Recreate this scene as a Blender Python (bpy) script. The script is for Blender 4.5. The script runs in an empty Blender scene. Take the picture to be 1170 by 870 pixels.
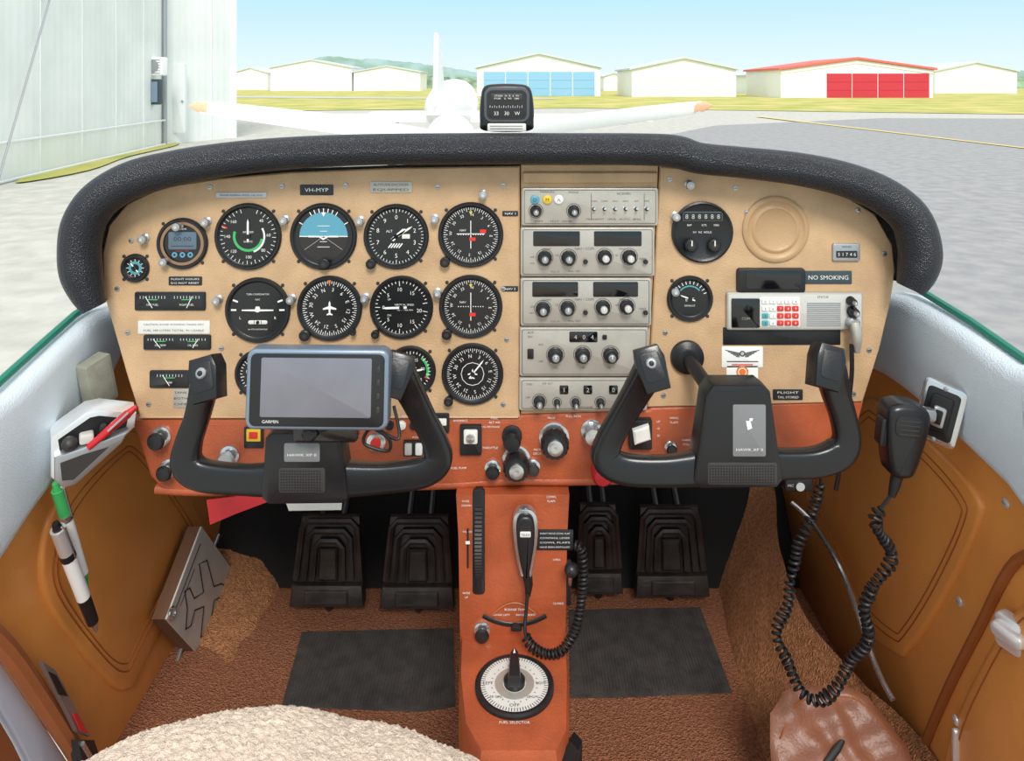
import bpy, bmesh, math, random
from mathutils import Matrix, Vector, noise
random.seed(3)
F=850.0; CZ=1.9
def W(px,py,d): return Vector(((px-585)*d/F, d, CZ-(py-95)*d/F))
def WX(px,py,X): return W(px,py,F*X/(px-585))
def WZ(px,py,h): return W(px,py,F*h/(py-95))
S=bpy.context.scene; COL=S.collection
# ---------------------------------------------------------------- materials
def lin(h):
    h=h.lstrip('#'); r=[int(h[i:i+2],16)/255 for i in (0,2,4)]
    return tuple((c/12.92 if c<=.04045 else ((c+.055)/1.055)**2.4) for c in r)+(1,)
def mat(name,hexc,rough=.5,metal=0,bump=0,bscale=200,var=0,vscale=8,hex2=None,vor=False,wave=None,coat=0,emit=0,spec=None,crease=0,dist=.002):
    m=bpy.data.materials.new(name); m.use_nodes=True
    nt=m.node_tree; b=nt.nodes['Principled BSDF']; L=nt.links.new
    b.inputs['Base Color'].default_value=lin(hexc); b.inputs['Roughness'].default_value=rough
    b.inputs['Metallic'].default_value=metal
    if spec is not None: b.inputs['Specular IOR Level'].default_value=spec
    if coat: b.inputs['Coat Weight'].default_value=coat; b.inputs['Coat Roughness'].default_value=.08
    tc=nt.nodes.new('ShaderNodeTexCoord')
    if var or hex2:
        n=nt.nodes.new('ShaderNodeTexNoise'); n.inputs['Scale'].default_value=vscale; n.inputs['Detail'].default_value=6
        L(tc.outputs['Object'],n.inputs['Vector'])
        r=nt.nodes.new('ShaderNodeValToRGB'); c=lin(hexc)
        if hex2: c2=lin(hex2); a=c
        else: c2=tuple(x*(1+var) for x in c[:3])+(1,); a=tuple(x*(1-var) for x in c[:3])+(1,)
        r.color_ramp.elements[0].color=a; r.color_ramp.elements[1].color=c2
        r.color_ramp.elements[0].position=.35; r.color_ramp.elements[1].position=.65
        L(n.outputs['Fac'],r.inputs['Fac']); L(r.outputs['Color'],b.inputs['Base Color'])
    if wave:
        w=nt.nodes.new('ShaderNodeTexWave'); w.inputs['Scale'].default_value=wave; w.bands_direction='X'
        L(tc.outputs['Object'],w.inputs['Vector'])
        bp=nt.nodes.new('ShaderNodeBump'); bp.inputs['Strength'].default_value=.2; bp.inputs['Distance'].default_value=.03
        L(w.outputs['Fac'],bp.inputs['Height']); L(bp.outputs['Normal'],b.inputs['Normal'])
    elif bump:
        n=nt.nodes.new('ShaderNodeTexVoronoi' if vor else 'ShaderNodeTexNoise'); n.inputs['Scale'].default_value=bscale
        L(tc.outputs['Object'],n.inputs['Vector'])
        bp=nt.nodes.new('ShaderNodeBump'); bp.inputs['Strength'].default_value=bump; bp.inputs['Distance'].default_value=dist
        L(n.outputs['Distance' if vor else 'Fac'],bp.inputs['Height'])
        if crease:
            n2=nt.nodes.new('ShaderNodeTexNoise'); n2.inputs['Scale'].default_value=7; n2.inputs['Detail'].default_value=1
            L(tc.outputs['Object'],n2.inputs['Vector'])
            b2=nt.nodes.new('ShaderNodeBump'); b2.inputs['Strength'].default_value=crease; b2.inputs['Distance'].default_value=.02
            L(n2.outputs['Fac'],b2.inputs['Height']); L(b2.outputs['Normal'],bp.inputs['Normal'])
        L(bp.outputs['Normal'],b.inputs['Normal'])
    return m
TAN=mat('tan_panel_paint','#C3A17B',.46,0,.35,420,.1,22)
TAN2=mat('tan_panel_ring','#B9966F',.42,0,.2,450,.05,14)
RED=mat('rust_plastic','#A95331',.38,0,.3,300,.15,20)
LEA=mat('orange_leather','#DC9149',.3,0,.22,320,.05,6,crease=.3)
LEAD=mat('dark_leather','#7F503A',.42,0,.3,260,.12,9,crease=.4)
EDGE=mat('door_edge_leather','#A5623A',.45,0,.3,260,.1,9)
STI=mat('stitching','#9A5522',.7)
VIN=mat('grey_vinyl','#DDE9F2',.4,0,.4,520,.03,10,vor=True)
ROLL=mat('black_padded_vinyl','#1C1F26',.3,0,.6,560,0,vor=True,crease=.2)
CARP=mat('brown_carpet','#94634A',1,0,1,380,.24,190,vor=True,dist=.003,spec=.05)
CARP2=mat('tan_brown_carpet','#AB7753',1,0,1,420,.26,170,vor=True,dist=.003,spec=.05)
MATT=mat('worn_mat','#3E3A37',.85,0,1,350,.3,35)
BLK=mat('black_plastic','#1B1C1F',.36,0,.1,300)
BLK2=mat('black_grip_plastic','#17181B',.27,0,.05,500)
DGR=mat('dark_grey_plastic','#33302E',.5,0,.2,400)
CGR=mat('compass_grey','#4E5257',.45,0,.1,400)
FACE=mat('dial_black','#17181A',.35,0,coat=.3)
WHT=mat('marking_white','#EDEDE8',.6)
GRY=mat('radio_grey','#B5B0A6',.38,.35,.1,300,.06,30)
GRY2=mat('radio_light_grey','#CCCAC4',.45,.2)
SIL=mat('polished_metal','#D4D6D8',.22,.9)
ALU=mat('brushed_aluminium','#B2B4B7',.36,.8)
CHR=mat('bright_chrome','#E6E8EA',.3,.6)
PLT=mat('light_plate','#DCDBD5',.4)
BADGE=mat('badge_grey','#7C7D7F',.45,.1)
DSP=mat('dark_display','#0E0F12',.12,0,coat=.6)
LCD=mat('clock_screen','#56697A',.25,0,coat=.5)
SCR=mat('gps_screen','#74747D',.2,0,coat=.6,var=.06,vscale=20)
BLU=mat('attitude_blue','#5A9CB2',.4)
TEAL=mat('teal_dial','#4FA0A8',.4)
GRN=mat('arc_green','#3FAF62',.5)
YEL=mat('arc_yellow','#E3C02E',.5)
REDM=mat('flag_red','#D8322A',.5)
REDP=mat('red_plastic','#C0242C',.35)
ORG=mat('marking_orange','#E8772E',.5)
TIP=mat('propeller_tip','#F3BE98',.5)
AMB=mat('brown_sphere','#2E2A28',.5)
PLAC=mat('placard_black','#202125',.4)
PLCT=mat('placard_teal','#39474C',.4)
GSEAL=mat('green_seal','#1E7A66',.5)
RUB=mat('black_rubber','#131315',.5)
PED=mat('pedal_metal','#453F3B',.4,.5,.3,150,.3,30)
FIRE=mat('firewall_shade_dark','#121111',.95,var=.2)
FLEECE=mat('sheepskin','#DFCCB9',1,0,.8,900,.14,300,spec=.05)
WPAINT=mat('white_paint','#F8F9F8',.35)
WCOR=mat('weathered_hangar_sheet','#E2E8E3',.65,wave=1.1,hex2='#F2F6F2',vscale=.5)
WCOR2=mat('corrugated_far','#F6F8F7',.6)
ROOFG=mat('roof_grey','#CDD3D5',.6)
BDOOR=mat('blue_door','#8DBEE2',.6)
RDOOR=mat('red_door','#C73444',.6)
RROOF=mat('red_roof','#DE6E60',.6)
GDOOR=mat('hangar_door_white','#E6EAEA',.6)
TREE=mat('foliage','#7E9678',.9,var=.4,vscale=.3)
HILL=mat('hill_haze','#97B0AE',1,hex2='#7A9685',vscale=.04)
GRASS=mat('grass','#98A544',.95,hex2='#D0C078',vscale=.3)
ASPH=mat('asphalt','#B2B2AA',.95,0,.9,40,hex2='#C6C5BC',vscale=3)
ASPD=mat('asphalt_dark','#8F9193',.95,0,.9,40,hex2='#A1A1A0',vscale=4)
PAPER=mat('book_cover','#C6C3BC',.55,var=.06,vscale=30)
PAGE=mat('pages','#6B4A35',.8)
YLINE=mat('yellow_line','#E4CC7C',.8)
GPSB=mat('gps_casing','#8796A8',.3,.6)
SEAT=mat('seat_base','#5C4636',.7)
HOLE=mat('grille_dark','#0F0F11',.6)
SILLB=mat('sill_blue_white','#C9D2E4',.5)
# ---------------------------------------------------------------- geometry
TC={}
def textmesh(s):
    if s in TC: return TC[s]
    c=bpy.data.curves.new('t','FONT'); c.body=s; c.align_x='CENTER'; c.align_y='CENTER'; c.resolution_u=2; c.offset=-.006
    o=bpy.data.objects.new('t',c); COL.objects.link(o)
    bpy.context.view_layer.update()
    me=bpy.data.meshes.new_from_object(o.evaluated_get(bpy.context.evaluated_depsgraph_get()))
    vs=[tuple(v.co) for v in me.vertices]; fs=[tuple(p.vertices) for p in me.polygons]
    bpy.data.objects.remove(o); bpy.data.curves.remove(c); bpy.data.meshes.remove(me)
    if vs:
        x0=min(v[0] for v in vs);x1=max(v[0] for v in vs);y0=min(v[1] for v in vs);y1=max(v[1] for v in vs)
        vs=[(v[0]-(x0+x1)/2,v[1]-(y0+y1)/2,0) for v in vs]; TC[s]=(vs,fs,x1-x0,y1-y0)
    else: TC[s]=(vs,fs,1,1)
    return TC[s]
def ccw(p):
    a=sum(p[i][0]*p[(i+1)%len(p)][1]-p[(i+1)%len(p)][0]*p[i][1] for i in range(len(p)))
    return list(p) if a>0 else list(p)[::-1]
def inset(p,d):
    n=len(p); out=[]
    for i in range(n):
        a=Vector(p[i-1][:2]);b=Vector(p[i][:2]);c=Vector(p[(i+1)%n][:2])
        e1=(b-a);e2=(c-b)
        if e1.length<1e-9 or e2.length<1e-9: out.append(tuple(b)); continue
        e1.normalize();e2.normalize()
        n1=Vector((-e1.y,e1.x));n2=Vector((-e2.y,e2.x)); m=n1+n2
        if m.length<1e-6: m=n1
        m.normalize(); k=d/max(.4,m.dot(n1)); q=b+m*k; out.append((q.x,q.y))
    return out
def rr(w,h,r,n=4,cx=0,cy=0):
    r=min(r,w/2-.001,h/2-.001); o=[]
    for sx,sy,a0 in ((1,1,0),(-1,1,90),(-1,-1,180),(1,-1,270)):
        for i in range(n+1):
            a=math.radians(a0+90*i/n); o.append((cx+sx*(w/2-r)+r*math.cos(a),cy+sy*(h/2-r)+r*math.sin(a)))
    return o
def crm(P,n=6,closed=False):
    P=[tuple(p) for p in P]; N=len(P); out=[]
    rng=range(N if closed else N-1)
    for i in rng:
        g=lambda k:P[k%N] if closed else P[max(0,min(N-1,k))]
        p0,p1,p2,p3=g(i-1),g(i),g(i+1),g(i+2)
        for j in range(n):
            t=j/n
            out.append(tuple(.5*((2*b)+(-a+c)*t+(2*a-5*b+4*c-d)*t*t+(-a+3*b-3*c+d)*t**3) for a,b,c,d in zip(p0,p1,p2,p3)))
    if not closed: out.append(P[-1])
    return out
class G:
    def __init__(s,world=False): s.v=[];s.f=[];s.mi=[];s.mats=[];s.world=world
    def add(s,vs,fs,m,M=None):
        if M is not None: vs=[M@Vector(v) for v in vs]
        b=len(s.v); s.v+=[tuple(v) for v in vs]
        if m not in s.mats: s.mats.append(m)
        k=s.mats.index(m)
        for f in fs: s.f.append(tuple(b+i for i in f)); s.mi.append(k)
        return s
    def poly(s,pts,z0,z1,m,ch=0,M=None,steps=1):
        p=ccw(pts); n=len(p); rings=[[(x,y,z0) for x,y in p]]
        if ch:
            for k in range(steps+1):
                a=math.pi/2*k/steps
                q=inset(p,ch*(1-math.cos(a))) if k else p
                rings.append([(x,y,z1-ch+ch*math.sin(a)) for x,y in q])
        else: rings.append([(x,y,z1) for x,y in p])
        return s.loft(rings,m,M)
    def loft(s,rings,m,M=None,caps=True,closed=False):
        n=len(rings[0]); vs=[v for r in rings for v in r]; fs=[]
        R=len(rings)
        for k in range(R if closed else R-1):
            a=k*n;b=((k+1)%R)*n
            for i in range(n):
                j=(i+1)%n; fs.append((a+i,a+j,b+j,b+i))
        if caps and not closed: fs.append(tuple(range(n))[::-1]); fs.append(tuple((R-1)*n+i for i in range(n)))
        return s.add(vs,fs,m,M)
    def flat(s,pts,z,m,M=None):
        p=ccw(pts); return s.add([(x,y,z) for x,y in p],[tuple(range(len(p)))],m,M)
    def box(s,x0,x1,y0,y1,z0,z1,m,ch=0,M=None):
        return s.poly([(x0,y0),(x1,y0),(x1,y1),(x0,y1)],z0,z1,m,ch,M)
    def rbox(s,cx,cy,w,h,z0,z1,m,r=2,ch=.6,M=None,steps=2):
        return s.poly(rr(w,h,r,4,cx,cy),z0,z1,m,ch,M,steps)
    def lathe(s,cx,cy,prof,m,n=32,M=None,flute=0):
        rings=[]
        for r,z in prof:
            r=max(r,.001)
            rings.append([(cx+r*(1+(flute if i%2 else 0))*math.cos(2*math.pi*i/n),cy+r*(1+(flute if i%2 else 0))*math.sin(2*math.pi*i/n),z) for i in range(n)])
        return s.loft(rings,m,M)
    def disc(s,cx,cy,r,z,m,n=32,M=None):
        return s.flat([(cx+r*math.cos(2*math.pi*i/n),cy+r*math.sin(2*math.pi*i/n)) for i in range(n)],z,m,M)
    def arc(s,r0,r1,a0,a1,z,m,cx=0,cy=0):
        n=max(2,int(abs(a1-a0)/6)); vs=[];fs=[]
        for i in range(n+1):
            a=math.radians(a0+(a1-a0)*i/n)
            for r in (r0,r1): vs.append((cx+r*math.sin(a),cy+r*math.cos(a),z))
        for i in range(n): fs.append((2*i,2*i+1,2*i+3,2*i+2))
        return s.add(vs,fs,m)
    def tick(s,r0,r1,a,w,z,m,cx=0,cy=0):
        a=math.radians(a); d=(math.sin(a),math.cos(a)); q=(math.cos(a)*w/2,-math.sin(a)*w/2)
        return s.add([(cx+d[0]*r0-q[0],cy+d[1]*r0-q[1],z),(cx+d[0]*r1-q[0],cy+d[1]*r1-q[1],z),(cx+d[0]*r1+q[0],cy+d[1]*r1+q[1],z),(cx+d[0]*r0+q[0],cy+d[1]*r0+q[1],z)],[(0,1,2,3)],m)
    def line(s,x0,y0,x1,y1,w,z,m):
        d=Vector((x1-x0,y1-y0)).normalized(); q=(-d.y*w/2,d.x*w/2)
        return s.add([(x0-q[0],y0-q[1],z),(x1-q[0],y1-q[1],z),(x1+q[0],y1+q[1],z),(x0+q[0],y0+q[1],z)],[(0,1,2,3)],m)
    def pline(s,P,w,z,m,closed=False):
        for i in range(len(P) if closed else len(P)-1):
            a=P[i];b=P[(i+1)%len(P)]; s.line(a[0],a[1],b[0],b[1],w,z,m)
    def text(s,t,x,y,z,h,m,w=None,rot=0,M=None):
        vs,fs,tw,th=textmesh(t)
        k=h/.72; kx=k if w is None else w/tw
        c,sn=math.cos(math.radians(rot)),math.sin(math.radians(rot))
        o=[(x+(a*kx)*c-(b*k)*sn,y+(a*kx)*sn+(b*k)*c,z) for a,b,_ in vs]
        return s.add(o,fs,m,M)
    def tube(s,path,r,m,n=8,closed=False,el=None,M=None,up=(0,0,1),se=1):
        P=[Vector(p[:3]) for p in path]; N=len(P)
        R=[r]*N if not hasattr(r,'__len__') else r
        rings=[]; nrm=None
        sp=lambda c: math.copysign(abs(c)**se,c)
        for i in range(N):
            if closed: t=P[(i+1)%N]-P[i-1]
            else: t=P[min(i+1,N-1)]-P[max(i-1,0)]
            if t.length<1e-12: t=Vector((0,0,1))
            t.normalize()
            if nrm is None:
                u=Vector(up)
                if abs(t.dot(u))>.95: u=Vector((1,0,0))
                nrm=(u-t*u.dot(t)).normalized()
            else:
                nrm=(nrm-t*nrm.dot(t)).normalized()
            b=t.cross(nrm)
            e=el or 1
            rings.append([tuple(P[i]+(nrm*sp(math.cos(2*math.pi*k/n))*e+b*sp(math.sin(2*math.pi*k/n)))*R[i]) for k in range(n)])
        return s.loft(rings,m,M,True,closed)
    def ball(s,c,r,m,n=16,sc=(1,1,1)):
        k=n//2; rings=[]
        for i in range(k+1):
            a=math.pi*i/k; rr_=max(math.sin(a),.001)*r
            rings.append([(c[0]+rr_*math.cos(2*math.pi*j/n)*sc[0],c[1]+rr_*math.sin(2*math.pi*j/n)*sc[1],c[2]-math.cos(a)*r*sc[2]) for j in range(n)])
        return s.loft(rings,m)
    def prism(s,P,vec,m):
        P=[Vector(p) for p in P]; v=Vector(vec)
        return s.loft([[tuple(p) for p in P],[tuple(p+v) for p in P]],m)
BAS={'W':Matrix.Identity(4),
 'P':Matrix(((1,0,0,0),(0,0,-1,0),(0,1,0,0),(0,0,0,1))),
 'L':Matrix(((0,0,1,0),(1,0,0,0),(0,1,0,0),(0,0,0,1))),
 'R':Matrix(((0,0,-1,0),(-1,0,0,0),(0,1,0,0),(0,0,0,1))),
 'F':Matrix.Identity(4)}
def mkmesh(name,g,M,sc):
    me=bpy.data.meshes.new(name)
    if g.world:
        I=M.inverted(); vs=[tuple(I@Vector(v)) for v in g.v]
    else: vs=[(a*sc,b*sc,c*sc) for a,b,c in g.v]
    me.from_pydata(vs,[],g.f)
    for m in g.mats: me.materials.append(m)
    me.polygons.foreach_set('material_index',g.mi)
    me.update()
    bm=bmesh.new(); bm.from_mesh(me); bmesh.ops.recalc_face_normals(bm,faces=bm.faces)
    for f in bm.faces: f.smooth=True
    for e in bm.edges:
        if len(e.link_faces)==2 and e.calc_face_angle(0)>math.radians(38): e.smooth=False
    bm.to_mesh(me); bm.free()
    return me
def tag(o,label,cat,group=None,kind=None):
    o['label']=label; o['category']=cat
    if group: o['group']=group
    if kind: o['kind']=kind
class T:
    def __init__(s,name,label,cat,o,B='P',sc=1,group=None,kind=None,rot=None):
        s.sc=sc; s.M=Matrix.Translation(Vector(o))@BAS[B]
        if rot: s.M=s.M@Matrix.Rotation(math.radians(rot[0]),4,'X')@Matrix.Rotation(math.radians(rot[1]),4,'Y')@Matrix.Rotation(math.radians(rot[2]),4,'Z')
        s.root=bpy.data.objects.new(name,None); s.root.empty_display_size=.01
        s.root.matrix_world=s.M; COL.objects.link(s.root); tag(s.root,label,cat,group,kind)
    def part(s,name,g,label=None,parent=None):
        ob=bpy.data.objects.new(name,mkmesh(name,g,s.M,s.sc)); COL.objects.link(ob)
        ob.parent=parent or s.root
        if label: ob['label']=label
        return ob
    def part_at(s,name,g,M,sc,label=None):
        ob=bpy.data.objects.new(name,mkmesh(name,g,M,sc)); COL.objects.link(ob)
        ob.parent=s.root
        ob.matrix_local=s.M.inverted()@M
        if label: ob['label']=label
        return ob
def solo(name,label,cat,g,o,B='P',sc=1,group=None,kind=None):
    M=Matrix.Translation(Vector(o))@BAS[B]
    ob=bpy.data.objects.new(name,mkmesh(name,g,M,sc)); ob.matrix_world=M; COL.objects.link(ob); tag(ob,label,cat,group,kind); return ob
def dup(root,loc):
    c=root.copy(); c.location=loc; COL.objects.link(c)
    def rec(a,b):
        for ch in list(a.children):
            k=ch.copy(); k.parent=b; COL.objects.link(k); rec(ch,k)
    rec(root,c); return c
s1=1/F
def V(px,py,cx,cy): return (px-cx,-(py-cy))
def VV(P,cx,cy): return [V(p[0],p[1],cx,cy) for p in P]
# ================================================================ EXTERIOR
g=G(); g.flat([(-400,-40),(400,-40),(400,1200),(-400,1200)],0,ASPH)
solo('ground','pale grey asphalt apron of an airfield','ground',g,(0,0,0),'F',1,kind='structure')
g=G(); g.flat([(-60,54),(-25,48),(5,56),(30,45),(60,41),(130,44),(400,44),(400,1150),(-400,1150),(-400,62)],.03,GRASS)
solo('grass_field','dry yellow-green grass beside the apron','grass',g,(0,0,0),'F',1,kind='structure')
g=G(); g.flat([(-40,96),(-14,88),(5,86),(5,92),(-14,97),(-40,108)],.06,ASPH)
solo('taxiway','pale grey taxiway strip crossing the grass','taxiway',g,(0,0,0),'F',1,kind='structure')
g=G(); g.flat([(1.2,3),(60,2),(90,22),(90,38),(40,38),(20,40),(9,33),(4,24)],.02,ASPD)
solo('apron_patch','darker weathered asphalt area of the apron','asphalt',g,(0,0,0),'F',1,kind='structure')
g=G(); g.flat(crm([(-9.3,14),(-9.1,16),(-9.8,19),(-10.1,22.3),(-10.6,23),(-9.9,16)],4,True),.03,GRASS)
solo('grass_verge','thin weedy verge along the hangar wall','grass',g,(0,0,0),'F',1,kind='structure')
g=G(True); a=WZ(870,133,CZ-.04);b=WZ(1200,172,CZ-.04)
g.add([a,b,b+Vector((-.18,-.08,0)),a+Vector((-.4,0,0))],[(0,1,2,3)],YLINE)
solo('apron_line','faded yellow painted line on the apron','painted line',g,(0,0,0),'F',1)
def ridge(name,label,cat,m,x0,x1,d,hf,nx,dep,sd):
    g=G(True); nx_=nx; ny=6; vs=[];fs=[]
    for i in range(nx_+1):
        x=x0+(x1-x0)*i/nx_; H=hf(i/nx_,x)
        for j in range(ny+1):
            t=j/ny; z=H*math.sin(math.pi*t)*(1+.25*noise.noise(Vector((x*.08*sd,t*4,3))))
            vs.append((x,d+dep*t,max(z,-.2)))
    for i in range(nx_):
        for j in range(ny):
            a=i*(ny+1)+j; fs.append((a,a+1,a+ny+2,a+ny+1))
    g.add(vs,fs,m); return solo(name,label,cat,g,((x0+x1)/2,d,0),'F',1,kind='stuff')
def hillf(t,x):
    px=585+x*F/900; k=math.exp(-((px-370)/75)**2)*22+math.exp(-((px-480)/60)**2)*12+9+math.exp(-((px-1150)/120)**2)*8
    return (k+3*noise.noise(Vector((x*.03,1,0)))+1.8*noise.noise(Vector((x*.15,1,0))))*900/F+1.9
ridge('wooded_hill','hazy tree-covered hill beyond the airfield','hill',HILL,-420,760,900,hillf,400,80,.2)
def treef(t,x):
    px=585+x*F/260
    k=7+7*max(0,noise.noise(Vector((x*.09,7,0))))+5*noise.noise(Vector((x*.4,2,0)))
    return max(.5,k)*260/F+1.9
ridge('tree_line','row of green trees behind the hangars','trees',TREE,-110,220,260,treef,420,14,1)
def hangar(label,x0,x1,pt,pe,pb,wall,roof,door,dx0,dx1,dt,nd=4,trim=None,depth=14,grp=None):
    d=F*CZ/(pb-95); k=d/F; cx=(x0+x1)/2
    t=T('hangar',label,'hangar',Vector(((cx-585)*k,d,0)),'W',1,group='airfield hangars')
    w=(x1-x0)/2*k; he=(pb-pe)*k; hp=(pb-pt)*k
    g=G(); M=BAS['P']
    g.poly([(-w,0),(w,0),(w,he),(0,hp),(-w,he)],-depth,0,wall,0,M); t.part('hangar_walls',g)
    g=G(); o=.35
    for sg in (-1,1):
        g.poly([(0,hp+.02),(sg*(w+o),he-.02),(sg*(w+o),he+.25),(0,hp+.3)],-depth-.3,.4,roof,0,M)
    t.part('roof',g)
    if trim:
        g=G()
        for sg in (-1,1): g.poly([(0,hp-.5),(sg*w,he-.5),(sg*w,he-.02),(0,hp-.02)],0,.12,trim,0,M)
        t.part('gable_trim',g)
    a=(dx0-cx)*k;b=(dx1-cx)*k; h=(pb-dt)*k
    for i in range(nd):
        g=G(); u=a+(b-a)*i/nd; v=a+(b-a)*(i+1)/nd
        g.box(u+.06,v-.06,0.02,h,0,.1,door,.03,M)
        for q in range(1,3): g.box(u+.15,v-.15,h*q/3-.04,h*q/3+.04,.1,.14,door,0,M)
        t.part('hangar_door',g)
hangar('small white hangar with pale walls',266,306,78,84,103,WCOR2,ROOFG,GDOOR,272,300,88,2)
hangar('long low white hangar with grey roof',309,402,69,78,104,WCOR2,ROOFG,GDOOR,318,360,84,3)
hangar('white hangar with open pale doorway',404,480,76,83,104,WCOR2,ROOFG,GDOOR,415,470,88,4)
hangar('white hangar with light blue sliding doors',545,686,62,78,110,WCOR2,ROOFG,BDOOR,552,680,82,5)
hangar('small grey shed between hangars',690,712,84,88,104,WCOR2,ROOFG,GDOOR,694,708,92,1)
hangar('white hangar with closed white doors',722,841,67,80,111,WCOR2,ROOFG,GDOOR,738,826,84,4)
hangar('small pale blue shed beside the hangars',858,884,82,87,107,WCOR2,ROOFG,BDOOR,862,880,90,1)
hangar('cream hangar with red doors and red roof edge',892,1066,68,80,112,WCOR2,RROOF,RDOOR,944,1062,84,4,trim=GDOOR)
hangar('white hangar with light grey roof',1068,1162,72,82,107,WCOR2,ROOFG,GDOOR,1080,1150,88,4)
P0=Vector((-9.0,8,0));P1=WZ(190,165,CZ);P2=WZ(262,158,CZ)
t=T('hangar','large corrugated white hangar wall beside the apron','hangar',P1,'W',1,group='airfield hangars')
def wallq(a,b):
    L=(b-a).length; ang=math.atan2((b-a).y,(b-a).x)
    return L,Matrix.Translation(a-P1)@Matrix.Rotation(ang,4,'Z')
for a,b in ((P0,P1),(P1,P2)):
    L,M=wallq(a,b); g=G()
    g.add([(0,0,0),(L,0,0),(L,0,9),(0,0,9),(0,.3,0),(L,.3,0),(L,.3,9),(0,.3,9)],[(0,1,2,3),(4,5,6,7),(0,4,5,1),(3,2,6,7),(0,3,7,4),(1,5,6,2)],WCOR)
    n=int(L/1.9)
    for i in range(1,n+1): g.box(i*1.9-.02,i*1.9+.02,-.025,0,0,9,GDOOR)
    ob=t.part('hangar_wall',g); ob.matrix_local=M
L,M=wallq(P2,P2+Vector((-8,5,0))); g=G(); g.box(0,L,-.3,0,0,9,WCOR); ob=t.part('hangar_wall',g); ob.matrix_local=M
g=G(True)
g.tube([P1+Vector((.12,-.35,z)) for z in (0,3,6,8.9)],.07,ALU,8); t.part('downpipe',g,'grey downpipe')
g=G(True)
for z in (.02,.75): g.tube([P0+Vector((.1,0,z+.02)),P1+Vector((.1,0,z+.02))],.03,GDOOR,6)
g.tube([P0*.3+P1*.7+Vector((.1,0,9)),P0*.62+P1*.38+Vector((.15,0,0.02))],.02,ALU,6)
t.part('wall_rail',g)
a=W(203,112,23.4); M0=Matrix.Translation(a)@BAS['P']
g=G(); g.rbox(0,0,.55,2.2,-.02,.1,GDOOR,.03,.02); g.ball((.2,-.1,.13),.04,ALU,8); t.part_at('side_door',g,M0,1,'pale personnel door')
a=W(176,76,22.2)
g=G(); g.rbox(0,0,.8,.55,0,.35,WPAINT,.05,.03); g.disc(.1,0,.2,.36,ALU)
for i in range(6): g.box(-.35,.35,-.22+i*.08,-.2+i*.08,.35,.365,ALU)
t.part_at('air_conditioner',g,Matrix.Translation(a)@BAS['P'],1,'white wall-mounted air conditioner')
a=W(176,105,22.0)
g=G(); g.rbox(0,0,.5,.75,0,.2,PLCT,.04,.02); g.box(-.2,.2,-.3,.3,.2,.23,mat('bluegrey','#7C8FA2',.5)); t.part_at('meter_box',g,Matrix.Translation(a)@BAS['P'],1,'blue-grey electrical box')
# parked aircraft
t=T('parked_aircraft','white light aircraft parked tail toward the viewer','aircraft',Vector((-1.27,15,0)),'W',1)
g=G(); zc=1.42; rings=[]
for y,r in ((-2.6,.1),(-2,.24),(-1,.38),(0,.46),(1,.5),(2.2,.5),(3,.35),(3.2,.1)):
    rings.append([(r*math.cos(a*math.pi/8),y,zc+r*1.15*math.sin(a*math.pi/8)) for a in range(16)])
g.loft(rings,WPAINT); t.part('fuselage',g)
M=BAS['L']
g=G(); g.poly([(-2.8,zc+.1),(-1.3,zc+.3),(-2.1,zc+1.3),(-2.5,zc+1.32)],-.035,.035,WPAINT,.02,M); t.part('tail_fin',g)
g=G(); g.box(-1.1,1.1,-2.7,-2.2,zc-.05,zc,WPAINT,.02); t.part('tailplane',g)
for sg in (-1,1):
    g=G(); g.poly([(0,.2),(sg*4.2,.5),(sg*4.2,1.4),(0,1.7)],zc-.32,zc-.2,WPAINT,.04); t.part('wing',g)
    g=G(); g.tube([(sg*1.2,1,zc-.3),(sg*1.3,1,.2)],.05,SIL,8); g.lathe(0,0,[(0,-.08),(.17,-.08),(.2,0),(.17,.08),(0,.08)],RUB,16,Matrix.Translation((sg*1.3,1,.2))@BAS['L']); t.part('main_wheel',g)
g=G(); g.tube([(0,3,zc-.3),(0,3,.2)],.04,SIL,8); g.lathe(0,0,[(0,-.07),(.15,-.07),(.18,0),(.15,.07),(0,.07)],RUB,16,Matrix.Translation((0,3,.2))@BAS['L']); t.part('nose_wheel',g)
o=W(515,158,2.9); k=2.9/F
t=T('aircraft_nose','white engine cowling with propeller at rest','aircraft nose',o,'P',k)
for sg in (-1,1):
    g=G(); st=[(12,9,4),(60,12,3.5),(120,13,3),(200,11,2.2),(262,9,1.6),(286,7,1.2)]
    def sec(x,c,th,tw):
        y=abs(x)*.125
        return [(sg*x,y+c*math.cos(a*math.pi/5)*math.cos(tw),th*math.sin(a*math.pi/5)+c*math.cos(a*math.pi/5)*math.sin(tw)*sg) for a in range(10)]
    g.loft([sec(x,c,th,.9-.6*i/5) for i,(x,c,th) in enumerate(st)],WPAINT)
    g.loft([sec(278,7.4,1.5,.33),sec(290,6,1.3,.3),sec(299,1,.4,.3)],TIP)
    t.part('propeller_blade',g,'white blade with pale orange tip')
g=G(); g.lathe(0,0,[(28,0),(27,-14),(20,-38),(8,-56),(0,-60)],WPAINT,24); t.part('spinner',g)
g=G(True)
rings=[]
for d,w,zt,zb in ((1.72,.5,-.28,-.9),(2.0,.47,-.28,-.85),(2.5,.4,-.29,-.75),(2.83,.3,-.31,-.6)):
    pts=rr(2*w,zt-zb,.14,5,0,(zt+zb)/2); rings.append([(x-.02*d-.1*(d-1.5),d,CZ+y) for x,y in pts])
g.loft(rings,WPAINT); t.part('engine_cowling',g)
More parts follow.
